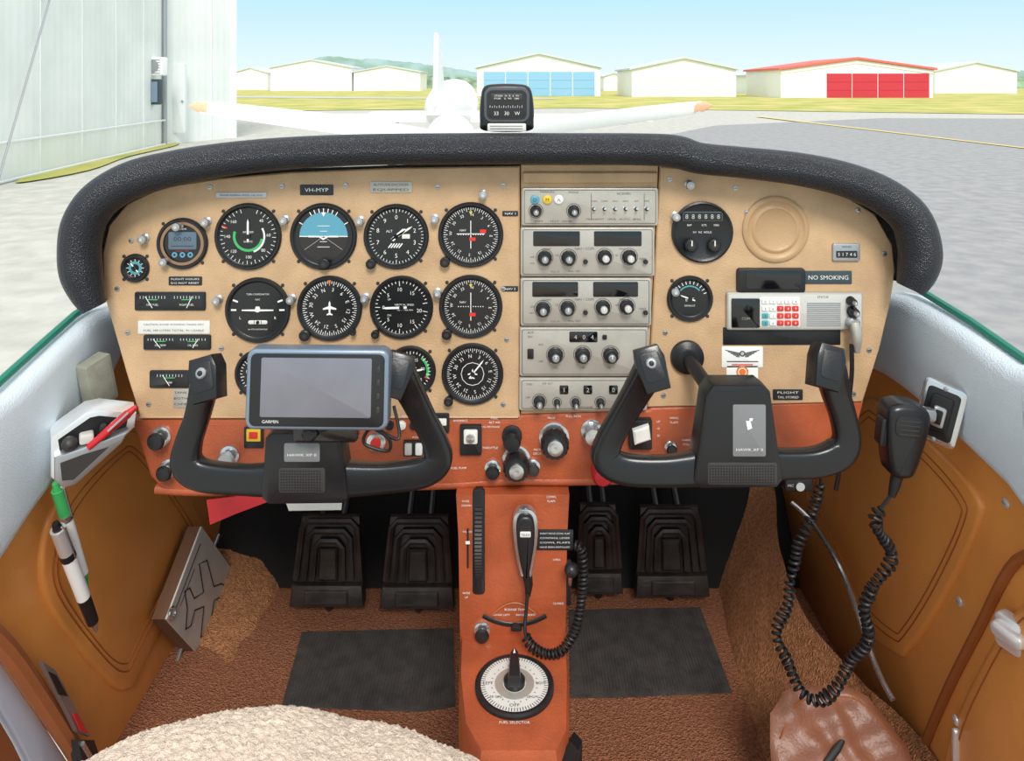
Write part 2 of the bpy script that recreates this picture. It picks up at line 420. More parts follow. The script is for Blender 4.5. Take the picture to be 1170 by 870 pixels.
# ================================================================ CABIN SHELL
XL=-.6;XR=.57; FZ=CZ-1.0
g=G(); g.box(-.62,.6,.15,1.66,FZ-.03,FZ,CARP); solo('floor','brown carpeted cabin floor','floor',g,(0,0,0),'F',1,kind='structure')
g=G(True); g.prism([(-.62,1.64,FZ),(.6,1.64,FZ),(.6,1.64,CZ-.25),(-.62,1.64,CZ-.25)],(0,.02,0),FIRE)
g.prism([(-.6,1.47,FZ+.002),(.58,1.47,FZ+.002),(.58,1.63,CZ-.76),(-.6,1.63,CZ-.76)],(0,.012,0),FIRE)  # slanted toe board, its near-black colour stands in for deep footwell shade
solo('wall_front','dark firewall, and toe board blackened as footwell shade behind the rudder pedals','firewall',g,(0,1.64,FZ),'W',kind='structure')
t=T('door_1','tan leather cabin door with grey vinyl sill','cabin door',WX(100,500,XL),'W',kind='structure'); LD=t
def wpoly(P,X,sg,th,m,g,ch=.004):
    q=[WX(p[0],p[1],X) for p in P]
    B='L' if sg>0 else 'R'; M=Matrix.Translation((X,0,0))@BAS[B]
    pts=[((v.y if sg>0 else -v.y),v.z) for v in q]
    g.poly(pts,-.01,th,m,ch,M,3)
bot=[(-40,705),(0,745),(45,810),(90,875),(130,960),(190,830),(262,600),(270,430)]
g=G(True); wpoly([(270,430),(130,402),(60,530),(0,612),(-40,660)]+bot[:-1],XL,1,.0,LEA,g); t.part('leather_lining',g)
g=G(True); wpoly(crm([(-60,505),(0,447),(85,368),(118,352),(175,335),(215,330),(215,420),(140,398),(112,440),(75,512),(20,590),(-60,690)],3,True),XL,1,.022,VIN,g,.02); t.part('door_sill',g,'pale blue-grey padded vinyl sill')
g=G(True); pp=crm([(70,560),(130,500),(160,500),(225,590),(222,625),(160,760),(140,790),(110,770),(50,690),(45,620)],5,True)
wpoly(pp,XL,1,.007,LEA,g,.006); t.part('padded_inset',g)
def stitch(P,X,sg,off,t,closed=True):
    pts=[WX(x,y,X)+Vector((sg*off,0,0)) for x,y in P]
    g=G(True); g.tube(pts,.001,STI,5,closed)
    t.part('stitched_seam',g)
stitch(crm([(78,572),(130,518),(155,518),(212,595),(210,625),(152,745),(138,768),(112,750),(60,680),(56,628)],5,True),XL,1,.0073,t)
stitch(crm([(83,578),(131,524),(153,524),(208,597),(206,623),(150,738),(137,759),(112,742),(65,676),(61,631)],5,True),XL,1,.0073,t)
g=G(True); g.tube([WX(-60,496,XL),WX(0,436,XL),WX(40,400,XL),WX(85,360,XL),WX(120,336,XL)],.005,GSEAL,8); t.part('window_seal',g,'dark green rubber seal')
g=G(True)
g.tube([WX(x,y,XL)+Vector((.008,0,0)) for x,y in crm([(-40,705),(0,742),(45,806),(92,880)],4)],.011,EDGE,8); t.part('door_edge',g)
g=G(True)
wpoly([(-60,705),(-30,715),(0,752),(45,818),(88,885),(70,960),(48,900),(20,845),(-10,795),(-60,740)],XL-.008,1,.0,SILLB,g); t.part('door_frame_sill',g,'blue-white painted door frame sill')
g=G(True)
wpoly([(-60,745),(-12,800),(16,848),(44,905),(60,1000),(20,1000),(-60,840)],XL-.006,1,.0,EDGE,g); t.part('outer_sill',g,'tan outer sill edge')
g=G(True)
g.tube([WX(x,y,XL)+Vector((.02,0,0)) for x,y in ((238,612),(222,650),(185,770),(168,812))],.004,ALU,8); t.part('edge_strip',g,'aluminium edge strip')
def carpet(name,label,A,B,bulge,m):
    nA=[Vector(p) for p in crm(A,14)]; nB=[Vector(p) for p in crm(B,14)]
    N=150; M_=60
    def samp(L,t):
        f_=t*(len(L)-1); i=min(int(f_),len(L)-2); return L[i]*(1-(f_-i))+L[i+1]*(f_-i)
    vs=[];fs=[]
    for i in range(N+1):
        a=samp(nA,i/N); b=samp(nB,i/N)
        for j in range(M_+1):
            t=j/M_; p=a*(1-t)+b*t+Vector(bulge)*math.sin(math.pi*t)
            d0=noise.voronoi(p*190)[0][0]
            p=p+Vector((0,-.2,1)).normalized()*((.5-d0)*.003+.004*noise.noise(p*25))
            vs.append(tuple(p))
    for i in range(N):
        for j in range(M_): k=i*(M_+1)+j; fs.append((k,k+1,k+M_+2,k+M_+1))
    g=G(True); g.add(vs,fs,m); c=sum((Vector(v) for v in vs),Vector())/len(vs)
    ob=solo(name,label,'carpet panel',g,c,'W',kind='structure')
    for e in ob.data.edges: e.use_edge_sharp=False
f=lambda x,y,h:(x,y,CZ-h)
carpet('wall_left','shaggy brown carpet rising from floor to door',[f(-.45,1.62,1.002),f(-.46,1.45,1.002),f(-.48,1.3,1.002),f(-.505,1.15,1.002),f(-.53,.98,1.002)],
 [tuple(W(322,560,1.6)),tuple(W(288,575,1.58)),tuple(WX(250,618,XL)),tuple(WX(215,705,XL)),tuple(WX(172,818,XL+.002)),],(0.012,0,-.012),CARP2)
carpet('wall_right','shaggy brown carpet rising from floor to door',[f(.41,1.62,1.002),f(.405,1.45,1.002),f(.385,1.3,1.002),f(.37,1.1,1.002),f(.36,.93,1.002)],
 [tuple(W(806,545,1.61)),tuple(W(878,548,1.55)),tuple(W(890,622,1.38)),tuple(W(916,696,1.24)),tuple(W(978,772,1.12)),tuple(W(1038,828,1.05)),f(.57,.93,.9)],(-.02,0,-.02),CARP2)
t=T('door_2','tan leather cabin door with pale grey vinyl sill','cabin door',WX(1080,500,XR),'W',kind='structure'); RD=t
g=G(True); wpoly([(905,430),(1000,405),(1060,440),(1170,550),(1215,590),(1215,1100),(1030,1010),(1020,850),(885,640)],XR,-1,0,LEA,g); t.part('leather_lining',g)
g=G(True); wpoly(crm([(930,330),(1005,335),(1045,338),(1110,374),(1170,415),(1215,445),(1215,610),(1170,562),(1110,505),(1055,455),(1000,420),(930,410)],3,True),XR,-1,.022,VIN,g,.02); t.part('door_sill',g,'pale grey padded vinyl sill')
g=G(True); g.tube([WX(1225,455,XR),WX(1170,410,XR),WX(1110,368,XR),WX(1045,328,XR),WX(1020,312,XR)],.005,GSEAL,8); t.part('window_seal',g,'dark green rubber seal')
g=G(True); pp=crm([(915,540),(985,462),(1010,462),(1065,505),(1118,562),(1122,600),(1085,680),(1045,740),(1025,748),(975,700),(920,590)],5,True)
wpoly(pp,XR,-1,.007,LEA,g,.006); t.part('padded_inset',g)
stitch(crm([(930,545),(988,476),(1008,476),(1060,515),(1106,568),(1108,598),(1075,670),(1040,725),(1025,730),(985,690),(935,590)],5,True),XR,-1,.0073,t)
stitch(crm([(938,548),(990,483),(1007,483),(1055,520),(1100,571),(1102,598),(1070,666),(1038,717),(1025,721),(989,684),(943,588)],5,True),XR,-1,.0073,t)
g=G(True); g.tube([WX(x,y,XR)+Vector((-.002,0,0)) for x,y in crm([(1215,640),(1165,640),(1120,720),(1080,800),(1050,880),(1040,960)],5)],.006,STI,8); t.part('door_edge',g)
g=G(True); wpoly(crm([(1215,690),(1175,690),(1135,745),(1095,830),(1085,900),(1110,1000),(1215,1000)],4,True),XR,-1,.012,LEA,g,.01); t.part('padded_inset',g)
stitch(crm([(1200,708),(1180,708),(1148,755),(1110,835),(1102,900),(1120,970)],5),XR,-1,.0123,t,False)
o=WX(1154,724,XR-.014); M0=Matrix.Translation(o)@BAS['R']@Matrix.Rotation(math.radians(24),4,'Y')
g=G(); g.rbox(0,0,30,38,-8,5,CHR,7,2); hb=t.part_at('door_handle',g,M0,.001,'bright chrome door handle')
g=G(); g.rbox(4,4,36,16,5,16,CHR,7,4)
ob=bpy.data.objects.new('handle_lever',mkmesh('handle_lever',g,M0,.001)); COL.objects.link(ob); ob.parent=hb
o=WX(1105,860,XR)+Vector((-.012,0,0)); g=G(); g.rbox(0,0,8,60,0,6,CHR,4,2)
t.part_at('latch_strip',g,Matrix.Translation(o)@BAS['R'],.001,'chrome latch strip')
g=G(True); g.tube([W(x,y,d) for x,y,d in crm([(905,575,1.35),(930,600,1.3),(965,660,1.17),(1000,760,1.07),(1020,800,1.03)],5)],.004,SIL,8)
solo('trim_1','bright metal trim strip along door edge','trim strip',g,W(965,660,1.2),'W',kind='structure')
g=G(); g.lathe(0,0,[(6,0),(5.6,1.6),(3,2.8),(0,3)],CHR,16); g.line(-3,0,3,0,.8,3.1,BLK)
pr=solo('trim_screw','small bright metal upholstery screw','screw',g,WX(1150,575,XR)+Vector((-.0005,0,0)),'R',.001,group='door upholstery screws')
for p in ((1097,688),(1103,823)):
    dup(pr,WX(p[0],p[1],XR)+Vector((-.0005 if p[1]!=823 else -.012,0,0)))
# leather boot lower right
t=T('leather_boot','flat folded brown leather boot with black slot','leather boot',W(958,850,1.0),'P',1.0/F,rot=(-38,0,0))
g=G(); vs=[];fs=[]
corner=VV([(880,852),(886,824),(910,802),(938,798),(985,800),(1004,808),(1036,852),(1042,884),(1010,930),(950,945),(890,925),(876,885)],958,850)
out=[]
for i in range(len(corner)):
    a=corner[i]; b=corner[(i+1)%len(corner)]
    for j in range(12): out.append((a[0]+(b[0]-a[0])*j/12,a[1]+(b[1]-a[1])*j/12))
NA=len(out); NR=30
for j in range(NR+1):
    q_=j/NR
    for i in range(NA):
        x=out[i][0]*q_; y=out[i][1]*q_
        z=5*(1-q_**12)-2
        z+=(2.2*math.sin(x*.13+y*.06+2*noise.noise(Vector((x*.02,y*.03,0))))+1.4*math.sin(y*.2-x*.06))*(1-q_**5)
        vs.append((x,y,z))
for j in range(NR):
    for i in range(NA): a=j*NA+i;b=j*NA+(i+1)%NA; fs.append((a,b,b+NA,a+NA))
g.add(vs,fs,LEAD); t.part('boot_leather',g)
g=G(); g.tube([(-40,-34,3),(-24,-20,5),(-4,-4,5.5),(8,6,4)],[1.5,4,4,2],HOLE,10,el=.5); t.part('boot_slot',g,'black slot opening')
g=G(); g.tube([(x,y,z) for x,y,z in crm([(-66,4,3),(-42,34,3.5),(-10,40,3.5),(34,37,3.5),(70,-4,3)],6)],.8,STI,5); t.part('stitched_seam',g)
for P,lab in (([(345,722),(518,718),(520,806),(480,812),(322,806)],'dark worn rubber floor mat under pilot pedals'),([(650,697),(800,694),(836,790),(700,796),(652,796)],'dark worn rubber floor mat beneath passenger pedals')):
    g=G(True); q=[WZ(x,y,.997) for x,y in P]
    g.loft([[tuple(v-Vector((0,0,.004))) for v in q],[tuple(v) for v in q]],MATT)
    c=sum(q,Vector())/len(q)
    y0=min(v.y for v in q)+.01; y1=max(v.y for v in q)-.01; x0=max(q[0].x,q[-1].x)+.012; x1=min(q[1].x,q[2].x)-.01
    for i in range(44):
        x=x0+(x1-x0)*i/43; g.tube([(x,y0,q[0].z),(x,y1,q[0].z)],.0011,MATT,5)
    solo('floor_mat',lab,'floor mat',g,c,'W')
# ================================================================ PANEL
t=T('instrument_panel','tan painted aircraft instrument panel with rust lower section','instrument panel',W(585,330,1.0),'P',s1)
L=[(118,335),(117,290),(124,258),(145,233),(185,214),(250,204),(330,197),(450,192),(594,190),(594,478),(160,478),(145,430)]
R=[(754,190),(830,197),(900,205),(960,220),(1000,245),(1020,280),(1023,310),(1018,345),(1005,400),(986,460),(740,466)]
g=G(); g.poly(VV(L,585,330),-14,0,TAN,1.5)
g.tube([(x,y,0) for x,y in VV([(160,477),(592,477)],585,330)],1.2,TAN2,6)
t.part('pilot_panel',g)
g=G(); g.poly(VV([(595.2,188),(752.5,188),(739,470),(595.2,474)],585,330),-14,-1,TAN,1); g.poly(VV(rr(154,13,2,4,674,203),585,330),-1,3,TAN,1.5); t.part('radio_stack_frame',g)
g=G(); g.poly(VV(R,585,330),-14,0,TAN,1.5); t.part('passenger_panel',g)
g=G(); g.poly(VV([(150,240),(300,196),(590,186),(840,192),(960,222),(1005,280),(985,450),(960,530),(190,530),(150,420)],585,330),-20,-15,BLK); t.part('backing_plate',g)
g=G(); low=[(150,480),(400,478),(592,478),(596,474),(741,469),(745,466),(988,460),(978,500),(964,540),(905,548),(700,551),(648,556),(522,559),(400,561),(190,568),(170,545)]
g.poly(VV(low,585,330),-14,-1,RED,4,steps=3)
lip=[(x,y,-6) for x,y in VV(crm([(176,562),(250,564),(400,559),(520,556),(580,552),(650,552),(760,549),(900,546),(962,538)],5),585,330)]
g.tube(lip,6,RED,10)
g.tube([(x,y,-3) for x,y in VV([(160,487),(400,485),(594,484)],585,330)],2.2,RED,8)
t.part('lower_panel',g,'rust-brown moulded lower panel')
g=G()
g.lathe(301,68,[(38,-1),(38,1.5),(36,3),(33,3),(31,1.2),(28,.8),(26,2.2),(24,2.4),(22,1),(0,1)],TAN2,48); t.part('embossed_ring',g)
path=[(108,352,13),(100,335,18),(93,312,22),(91,285,22.5),(96,255,23),(114,228,22.5),(150,206,22),(200,192,20.5),(260,182,19.5),(330,175,18.5),(420,171,18),(520,170,18),(640,170,18),(740,171,18.5),(775,174,19),(800,181,18),(850,186,18),(910,193,19),(965,205,20),(1010,224,21.5),(1040,250,22.5),(1051,285,23),(1048,310,21),(1040,330,15)]
pc=crm(path,8); dr=.965
t=T('glareshield','black padded vinyl glareshield arching over the panel','glareshield',W(585,170,dr),'W')
g=G(True); g.tube([W(p[0],p[1],dr) for p in pc],[p[2]*dr/F for p in pc],ROLL,24,up=(0,1,0)); t.part('padded_roll',g)
g=G(True); A=[];B=[]
for p in pc:
    a=W(p[0],p[1],dr+.01); A.append(tuple(a+Vector((0,0,.006))))
    rel=a.z-CZ
    B.append((a.x*.85,1.58,CZ+min(rel-.07,-.17)))
vs=A+B; n=len(A); g.add(vs,[(i,i+1,n+i+1,n+i) for i in range(n-1)],ROLL)
t.part('glareshield_deck',g)
t=T('magnetic_compass','black magnetic compass standing on the glareshield','compass',W(578,125,1.0),'P',s1)
g=G(); out=crm(VV([(549,112),(553,99),(566,96),(590,96),(604,99),(609,112),(610,138),(604,150),(554,150),(548,138)],578,125),4,True)
g.poly(out,-28,0,BLK,6,steps=3); g.poly(VV(rr(52,40,9,5,579,120),578,125),-2,1.4,CGR,1); g.poly(VV(rr(46,34,7,5,579,120),578,125),1.2,1.8,DSP,.4); t.part('compass_housing',g,'black housing with grey frame')
g=G(); g.poly(VV(rr(40,15,4,4,579,127),578,125),1.6,2.4,FACE,.5)
for i,s in enumerate(('33','30','W')): g.text(s,-11+i*12,-4.5,2.6,4.2,WHT)
for i in range(15): g.line(-18+i*2.6,1.8,-18+i*2.6,(3.6 if i%2 else 4.6),.4,2.6,WHT)
t.part('compass_card',g)
g=G(); g.rbox(1,14,36,8,1.6,2.4,DGR,1.5,.4); g.text('STEER  N  E  S  W',1,15.5,2.6,1.8,WHT,w=28); g.text('FOR   0  90  180',1,12.4,2.6,1.8,WHT,w=28)
t.part('deviation_placard',g,'dark deviation card')
g=G(); g.rbox(1,-20.5,44,9,1,3,PLT,1.5,.5); g.line(-18,-19,19,-19,.7,3.1,PLAC); g.line(-18,-22,19,-22,.7,3.1,PLAC); t.part('compass_mount',g,'white card strip beneath the compass')
# ---------------------------------------------------------------- gauges
def bez(g,R,sq=False):
    g.lathe(0,0,[(R+1.2,-1),(R+1.2,2.6),(R-.2,4.2),(R-2.2,4),(R-4,1.6),(R-5,.9)],BLK,48)
    for a in (45,135,225,315):
        x=(R+3.6)*math.cos(math.radians(a));y=(R+3.6)*math.sin(math.radians(a))
        g.lathe(x,y,[(2.1,-.5),(1.9,.8),(0,1.2)],DGR,10)
def aknob(g,x,y,r=5.5,h=10):
    g.lathe(x,y,[(r*.7,0),(r*.7,h*.4),(r,h*.45),(r,h*.9),(r*.8,h),(0,h)],BLK,20,flute=.06)
    g.disc(x,y,r*.45,h+.1,DGR,12)
def needle(g,a,l,w,m=WHT,tail=6,z=2.6):
    c,s=math.sin(math.radians(a)),math.cos(math.radians(a)); q=(s,-c)
    P=[(-q[0]*w-c*tail,-q[1]*w-s*tail),(-q[0]*w+c*l*.8,-q[1]*w+s*l*.8),(c*l,s*l),(q[0]*w+c*l*.8,q[1]*w+s*l*.8),(q[0]*w-c*tail,q[1]*w-s*tail)]
    g.poly(P,z-.3,z,m)
def gauge(px,py,R,label,face,knobs=(),ndl=(),d=1.0,name='flight_instrument',ztop=0):
    t=T(name,label,'gauge',W(px,py,d),'P',d/F)
    g=G(); bez(g,R); t.part('bezel',g)
    g=G(); g.disc(0,0,R-3.5,1.1,FACE,48); face(g,R-4.5); t.part('dial_face',g)
    for a,l,w,m in ndl:
        g=G(); needle(g,a,l,w,m); g.lathe(0,0,[(2.6,1.5),(2.6,3),(0,3.2)],BLK,14); t.part('pointer',g)
    for kx,ky,kr in knobs:
        g=G(); aknob(g,kx,ky,kr); t.part('adjustment_knob',g)
    return t
Z=1.5
def nums(g,L,a0,st,r,h,m=WHT,upr=True):
    for i,s in enumerate(L):
        a=a0+st*i
        if s: g.text(s,r*math.sin(math.radians(a)),r*math.cos(math.radians(a)),Z+.1,h,m,rot=0 if upr else -a)
def f_asi(g,r):
    for i in range(37): g.tick(r-(5 if i%2==0 else 3),r-.5,20+i*9,.6,Z,WHT)
    nums(g,['40','60','80','100','120','140','160'],40,46,r-9,3.6)
    g.arc(r-18,r-15,100,245,Z-.1,GRN); g.arc(r-15,r-13,60,160,Z-.1,WHT); g.arc(r-18,r-15,245,290,Z-.1,GRN); g.tick(r-7,r,292,1.6,Z+.1,REDM)
    g.text('AIRSPEED',0,5,Z,2.2,WHT); g.text('KNOTS',0,-6,Z,2.2,WHT)
gauge(284,270,37,'round black airspeed dial with green arc',f_asi,(),[(0,20,1.1,WHT)])
def f_ai(g,r):
    g.arc(0,r-5,-90,90,Z-.2,BLU); g.arc(0,r-5,90,270,Z-.2,AMB)
    g.line(-r+5,0,r-5,0,1,Z,WHT)
    for a in (-60,-30,-20,-10,0,10,20,30,60): g.tick(r-5,r-.5,a,1,Z,WHT)
    for y,w in ((6,8),(12,14),(-6,8),(-12,14)): g.line(-w/2,y,w/2,y,.6,Z,WHT)
    for a in (-55,55): g.line(0,0,(r-6)*math.sin(math.radians(180+a)),(r-6)*math.cos(math.radians(180+a)),.5,Z,GRY)
    g.flat([(-2.5,r-5),(2.5,r-5),(0,r-10)],Z+.1,WHT)
    g.poly([(-17,-.8),(-5,-.8),(0,-4),(5,-.8),(17,-.8),(17,.8),(6,.8),(0,-2),(-6,.8),(-17,.8)],Z,Z+1,WHT)
gauge(370,270,37,'round attitude indicator with pale blue sky half',f_ai,[(2,-30,6)])
def f_alt(g,r):
    for i in range(50): g.tick(r-(5 if i%5==0 else 3),r-.5,i*7.2,.6,Z,WHT)
    nums(g,list('0123456789'),0,36,r-9.5,5)
    g.text('ALT',-8,6,Z,3,WHT); g.rbox(11,0,9,5,Z-.3,Z,PLT,.5,.1)
    for i in range(5): g.line(-9+i*3,-13,-5+i*3,-8,1.3,Z,WHT)
gauge(453,270,36,'round black altimeter with white numerals',f_alt,[(-28,-30,5.5)],[(58,22,1.1,WHT),(50,14,2,WHT)])
def f_vor(red):
    def ff(g,r):
        for i in range(72): g.tick(r-(5 if i%2==0 else 3),r-.5,i*5,.55,Z,WHT)
        nums(g,['N','3','6','E','12','15','S','21','24','W','30','33'],4,30,r-8.5,3.4,upr=False)
        for i in range(-5,6):
            if i: g.disc(i*2.8,0,.6,Z,WHT,8); g.disc(0,i*2.8,.6,Z,WHT,8)
        g.line(0,-16,0,16,.8,Z+.2,WHT)
        if len(red)>1: g.line(-16,1,16,1,.8,Z+.2,WHT)
        for x,y in red: g.box(x-3.5,x+3.5,y-2,y+2,Z+.2,Z+.4,REDM)
        g.text('NAV',-9,5,Z,2.6,WHT)
        g.flat([(-2,r-5),(2,r-5),(0,r-9)],Z+.2,YEL)
    return ff
gauge(538,268,36,'round course indicator with two red flags',f_vor([(14,4),(2,-5)]),[(-29,-30,5.5)])
def f_tc(g,r):
    for a in (-90,-68,68,90): g.tick(r-7,r-1,a,2,Z,WHT)
    g.poly([(-18,-.8),(-3,-1.2),(0,-2.6),(3,-1.2),(18,-.8),(18,.5),(3,.8),(2,4),(-2,4),(-3,.8),(-18,.5)],Z,Z+.8,WHT)
    g.rbox(0,-14,22,4.4,Z-.2,Z,PLT,2.1,.1); g.lathe(0,-14,[(2,Z),(1.8,Z+1.2),(0,Z+1.8)],BLK,12); g.line(-4,-16,-4,-12,.6,Z+.1,BLK); g.line(4,-16,4,-12,.6,Z+.1,BLK)
    g.text('TURN COORDINATOR',0,18,Z,2,WHT,w=26); g.text('L',-20,-9,Z,3.2,WHT); g.text('R',20,-9,Z,3.2,WHT); g.text('NO PITCH INFORMATION',0,-22,Z,1.6,WHT,w=22); g.text('ELEC',0,12,Z,1.8,WHT)
gauge(295,354,36,'round black turn coordinator with white airplane symbol',f_tc)
def plane(g,k,m,z,cx=0,cy=0):
    P=[(0,10),(1.2,7),(1.4,3),(9,0),(9,-2),(1.4,-1),(1,-6),(4,-8),(4,-9.4),(0,-8.6)]
    P=P+[(-x,y) for x,y in P[::-1][1:-1]]
    g.poly([(cx+x*k,cy+y*k) for x,y in P],z-.2,z,m)
def f_dg(g,r):
    for i in range(72): g.tick(r-(5.5 if i%2==0 else 3.5),r-.5,i*5,.7,Z,WHT)
    nums(g,['3','6','E','12','15','S','21','24','W','30','33','N'],10,30,r-10,4.4,upr=False); plane(g,.85,WHT,Z+.4)
    g.flat([(-2,r+1),(2,r+1),(0,r-5)],Z+.6,ORG)
gauge(377,352,36,'round directional gyro with compass card',f_dg,[(-27,-29,6),(28,-26,3)])
def f_vsi(g,r):
    for i in range(41): g.tick(r-(6 if i%5==0 else 3),r-.5,-90+ -170+i*8.5,.7,Z,WHT)
    nums(g,['20','15','10','5','0','5','10','15'],-260-0,42.5,r-10,4.4)
    g.text('VERTICAL SPEED',3,3,Z,2.2,WHT,w=22); g.text('UP',-14,9,Z,2.2,WHT); g.text('DN',-14,-9,Z,2.2,WHT); g.text('100 FT PER MIN',4,-3,Z,1.7,WHT,w=18)
gauge(459,351,35,'round black vertical speed indicator',f_vsi,[(-29,-29,4.5)],[(-92,22,1.2,WHT)])
gauge(538,350,35,'round course indicator with small red flag',f_vor([(2,-9)]),[(-27,-30,5.5)])
def f_adf(g,r):
    for i in range(72): g.tick(r-(5 if i%2==0 else 3),r-.5,i*5,.55,Z,WHT)
    nums(g,['N','3','6','E','12','15','S','21','24','W','30','33'],-8,30,r-9,4,upr=False)
    g.pline([(13*math.cos(a*math.pi/6),13*math.sin(a*math.pi/6)) for a in range(12)],.6,Z,WHT,True); plane(g,.6,WHT,Z)
gauge(540,427,34,'round radio compass indicator with heading card',f_adf,[(-27,-29,5)],[(38,21,.8,WHT)])
def f_mp(g,r):
    for i in range(31): g.tick(r-(5 if i%5==0 else 3),r-.5,-150+i*10,.7,Z,WHT)
    nums(g,['10','15','20','25','30','35'],-130,52,r-9,3.6); g.arc(r-5,r-2,40,110,Z-.1,GRN); g.tick(r-6,r,112,1.2,Z,REDM); g.text('MANIFOLD',0,4,Z,2,WHT); g.text('FUEL FLOW',0,-8,Z,2,WHT)
gauge(469,424,28,'round manifold pressure gauge with green arc',f_mp,(),[(80,16,1,WHT)])
gauge(297,427,27,'round tachometer partly hidden behind a navigation unit',f_mp,(),[(-60,14,1,WHT)])
def f_dig(g,r):
    g.rbox(0,3,32,20,Z-.4,Z,LCD,2,.2); g.text('00:00',0,5,Z+.1,5,PLAC,w=20); g.line(-13,-3,13,-3,.6,Z+.1,PLAC)
    g.arc(r-2,r+3.5,0,360,Z+1.2,mat('bronze_ring','#A08064',.35,.5))
    for x in (-9,0,9): g.disc(x,-13,3.2,Z,BLU,14); g.disc(x,-13,1.4,Z+.1,DSP,12)
    g.text('ENGINE',0,16.5,Z,1.9,WHT); g.text('FLIGHT   TIME',0,-8.6,Z,1.7,REDM)
gauge(209,278,28,'round digital clock with three blue buttons',f_dig,(),(),1.0,'panel_clock')
def f_sm(g,r):
    g.disc(0,0,r-3,Z-.2,TEAL); g.disc(0,0,r-6,Z-.1,FACE)
    for i in range(12): g.tick(r-3,r-.5,i*30,.7,Z,WHT)
gauge(155,306,15,'small round teal suction gauge',f_sm,(),[(-40,8,.7,WHT)],1.0,'suction_gauge')
def f_egt(g,r):
    for i in range(11): g.tick(r-4,r-.5,-70+i*14,.8,Z,WHT)
    g.arc(r-7,r-5.5,-50,50,Z,TEAL); g.text('EGT',0,-1,Z,4,WHT); g.text('EXHAUST',0,-8,Z,2,WHT)
gauge(788,341,25,'small round exhaust temperature gauge',f_egt,(),[(-70,12,.7,WHT)],1.0,'temperature_gauge')
t=T('distance_display','round black panel unit with a digit row','gauge',W(802,265,1.0),'P',s1)
g=G(); g.lathe(0,0,[(35,-1),(35,3),(33,4),(30,2),(0,2)],BLK,40); t.part('bezel',g)
g=G(); g.rbox(0,18,46,11,1.8,3,CGR,1,.3); g.rbox(0,18,44,9,3,3.4,DSP,1,.2)
for i in range(6): g.text('8',-18+i*7.2,18,3.6,5.4,GRY2)
t.part('readout',g)
g=G(); g.text('NM',-15,8,2.3,2.4,WHT); g.text('KTS',2,8,2.3,2.4,WHT); g.text('MIN',16,8,2.3,2.4,WHT); g.text('N1  N2  HOLD',0,0,2.3,2.4,WHT); t.part('legend',g)
for x in (-14,12):
    g=G(); aknob(g,x,-14,7,11); g.line(x,-14,x,-8,1.2,11.3,WHT); t.part('selector_knob',g)
g=G(); g.lathe(0,0,[(5.2,0),(5.2,1),(3.4,2),(3.4,6),(4.6,7),(4.4,10),(0,11)],ALU,18); g.disc(0,0,2,11.1,GRY2,10)
post=None
for p in ((237,253),(326,251),(412,252),(497,250),(552,222),(205,258),(250,342),(334,341),(166,272),(787,211),(771,247),(770,332),(418,340),(500,334),(190,298)):
    if post is None: post=solo('post_light','small grey metal post light on tan panel','panel light',g,W(p[0],p[1],1.0),'P',s1,group='instrument post lights')
    else: dup(post,W(p[0],p[1],1.0))
g=G(); g.lathe(0,0,[(3,0),(2.8,1),(0,1.6)],ALU,12); g.line(-2,0,2,0,.6,1.7,BLK)
scr=None
for p in ((150,275),(134,330),(240,214),(322,213),(395,212),(500,214),(575,212),(575,330),(579,388),(146,380),(170,462),(575,462),(253,398),(765,205),(840,215),(980,240),(1010,290),(853,243),(930,345),(993,400),(760,380),(975,450),(758,452)):
    if scr is None: scr=solo('panel_screw','small metal screw head in the panel','screw',g,W(p[0],p[1],1.0),'P',s1,group='instrument panel screws')
    else: dup(scr,W(p[0],p[1],1.0))
def placard(px,py,w,h,lines,m,tm,th,label,d=1.0,z=0,name='placard',tw=None,rot=0):
    g=G(); M=Matrix.Rotation(math.radians(rot),4,'Z')
    g.rbox(0,0,w,h,z-.5,z+1,m,1,.3,M)
    n=len(lines)
    for i,s in enumerate(lines):
        y=(n-1)/2*(h/n)-i*(h/n)
        if s: g.text(s,0,y*.9,z+1.2,th,tm,w=(min(tw or w*.84,w*.9)),M=M)
    return solo(name,label,'placard',g,W(px,py,d),'P',d/F)
placard(276,223,58,6,['MANEUVERING SPEED 106 KIAS'],ALU,PLAC,2.2,'thin grey speed placard')
placard(362,217,38,12,['VH-MYP'],PLAC,WHT,4.5,'black registration placard with white letters',tw=27)
placard(447,214,48,13,['ALTITUDE ENCODER','EQUIPPED'],GRY,PLAC,2.8,'grey altitude encoder placard')
placard(583,244,18,6,['NAV 1'],PLAC,WHT,2.6,'tiny black navigation label',tw=12)
placard(583,330,18,6,['NAV 2'],PLAC,WHT,2.6,'tiny black navigation label',tw=12)
placard(212,321,38,10,['FLIGHT HOURS','DO NOT RESET'],PLAC,WHT,2.1,'small black notice under the clock')
placard(199,374,82,15,['CAUTION AVOID RUNNING TANKS DRY','FUEL 189 LITRES TOTAL  91 USABLE'],PLT,PLAC,2.2,'white fuel notice strip')
placard(207,455,18,22,['TANK','BOTH','OFF'],GRY,PLAC,2.6,'small grey instruction placard')
placard(946,317,54,15,['NO SMOKING'],PLCT,WHT,5,'dark placard reading no smoking')
placard(900,451,34,12,['FLIGHT','TAIL STORED'],PLAC,WHT,2.6,'small black two-line placard',tw=24)
placard(893,384,134,20,[''],BLK,WHT,3,'blank black filler strip')
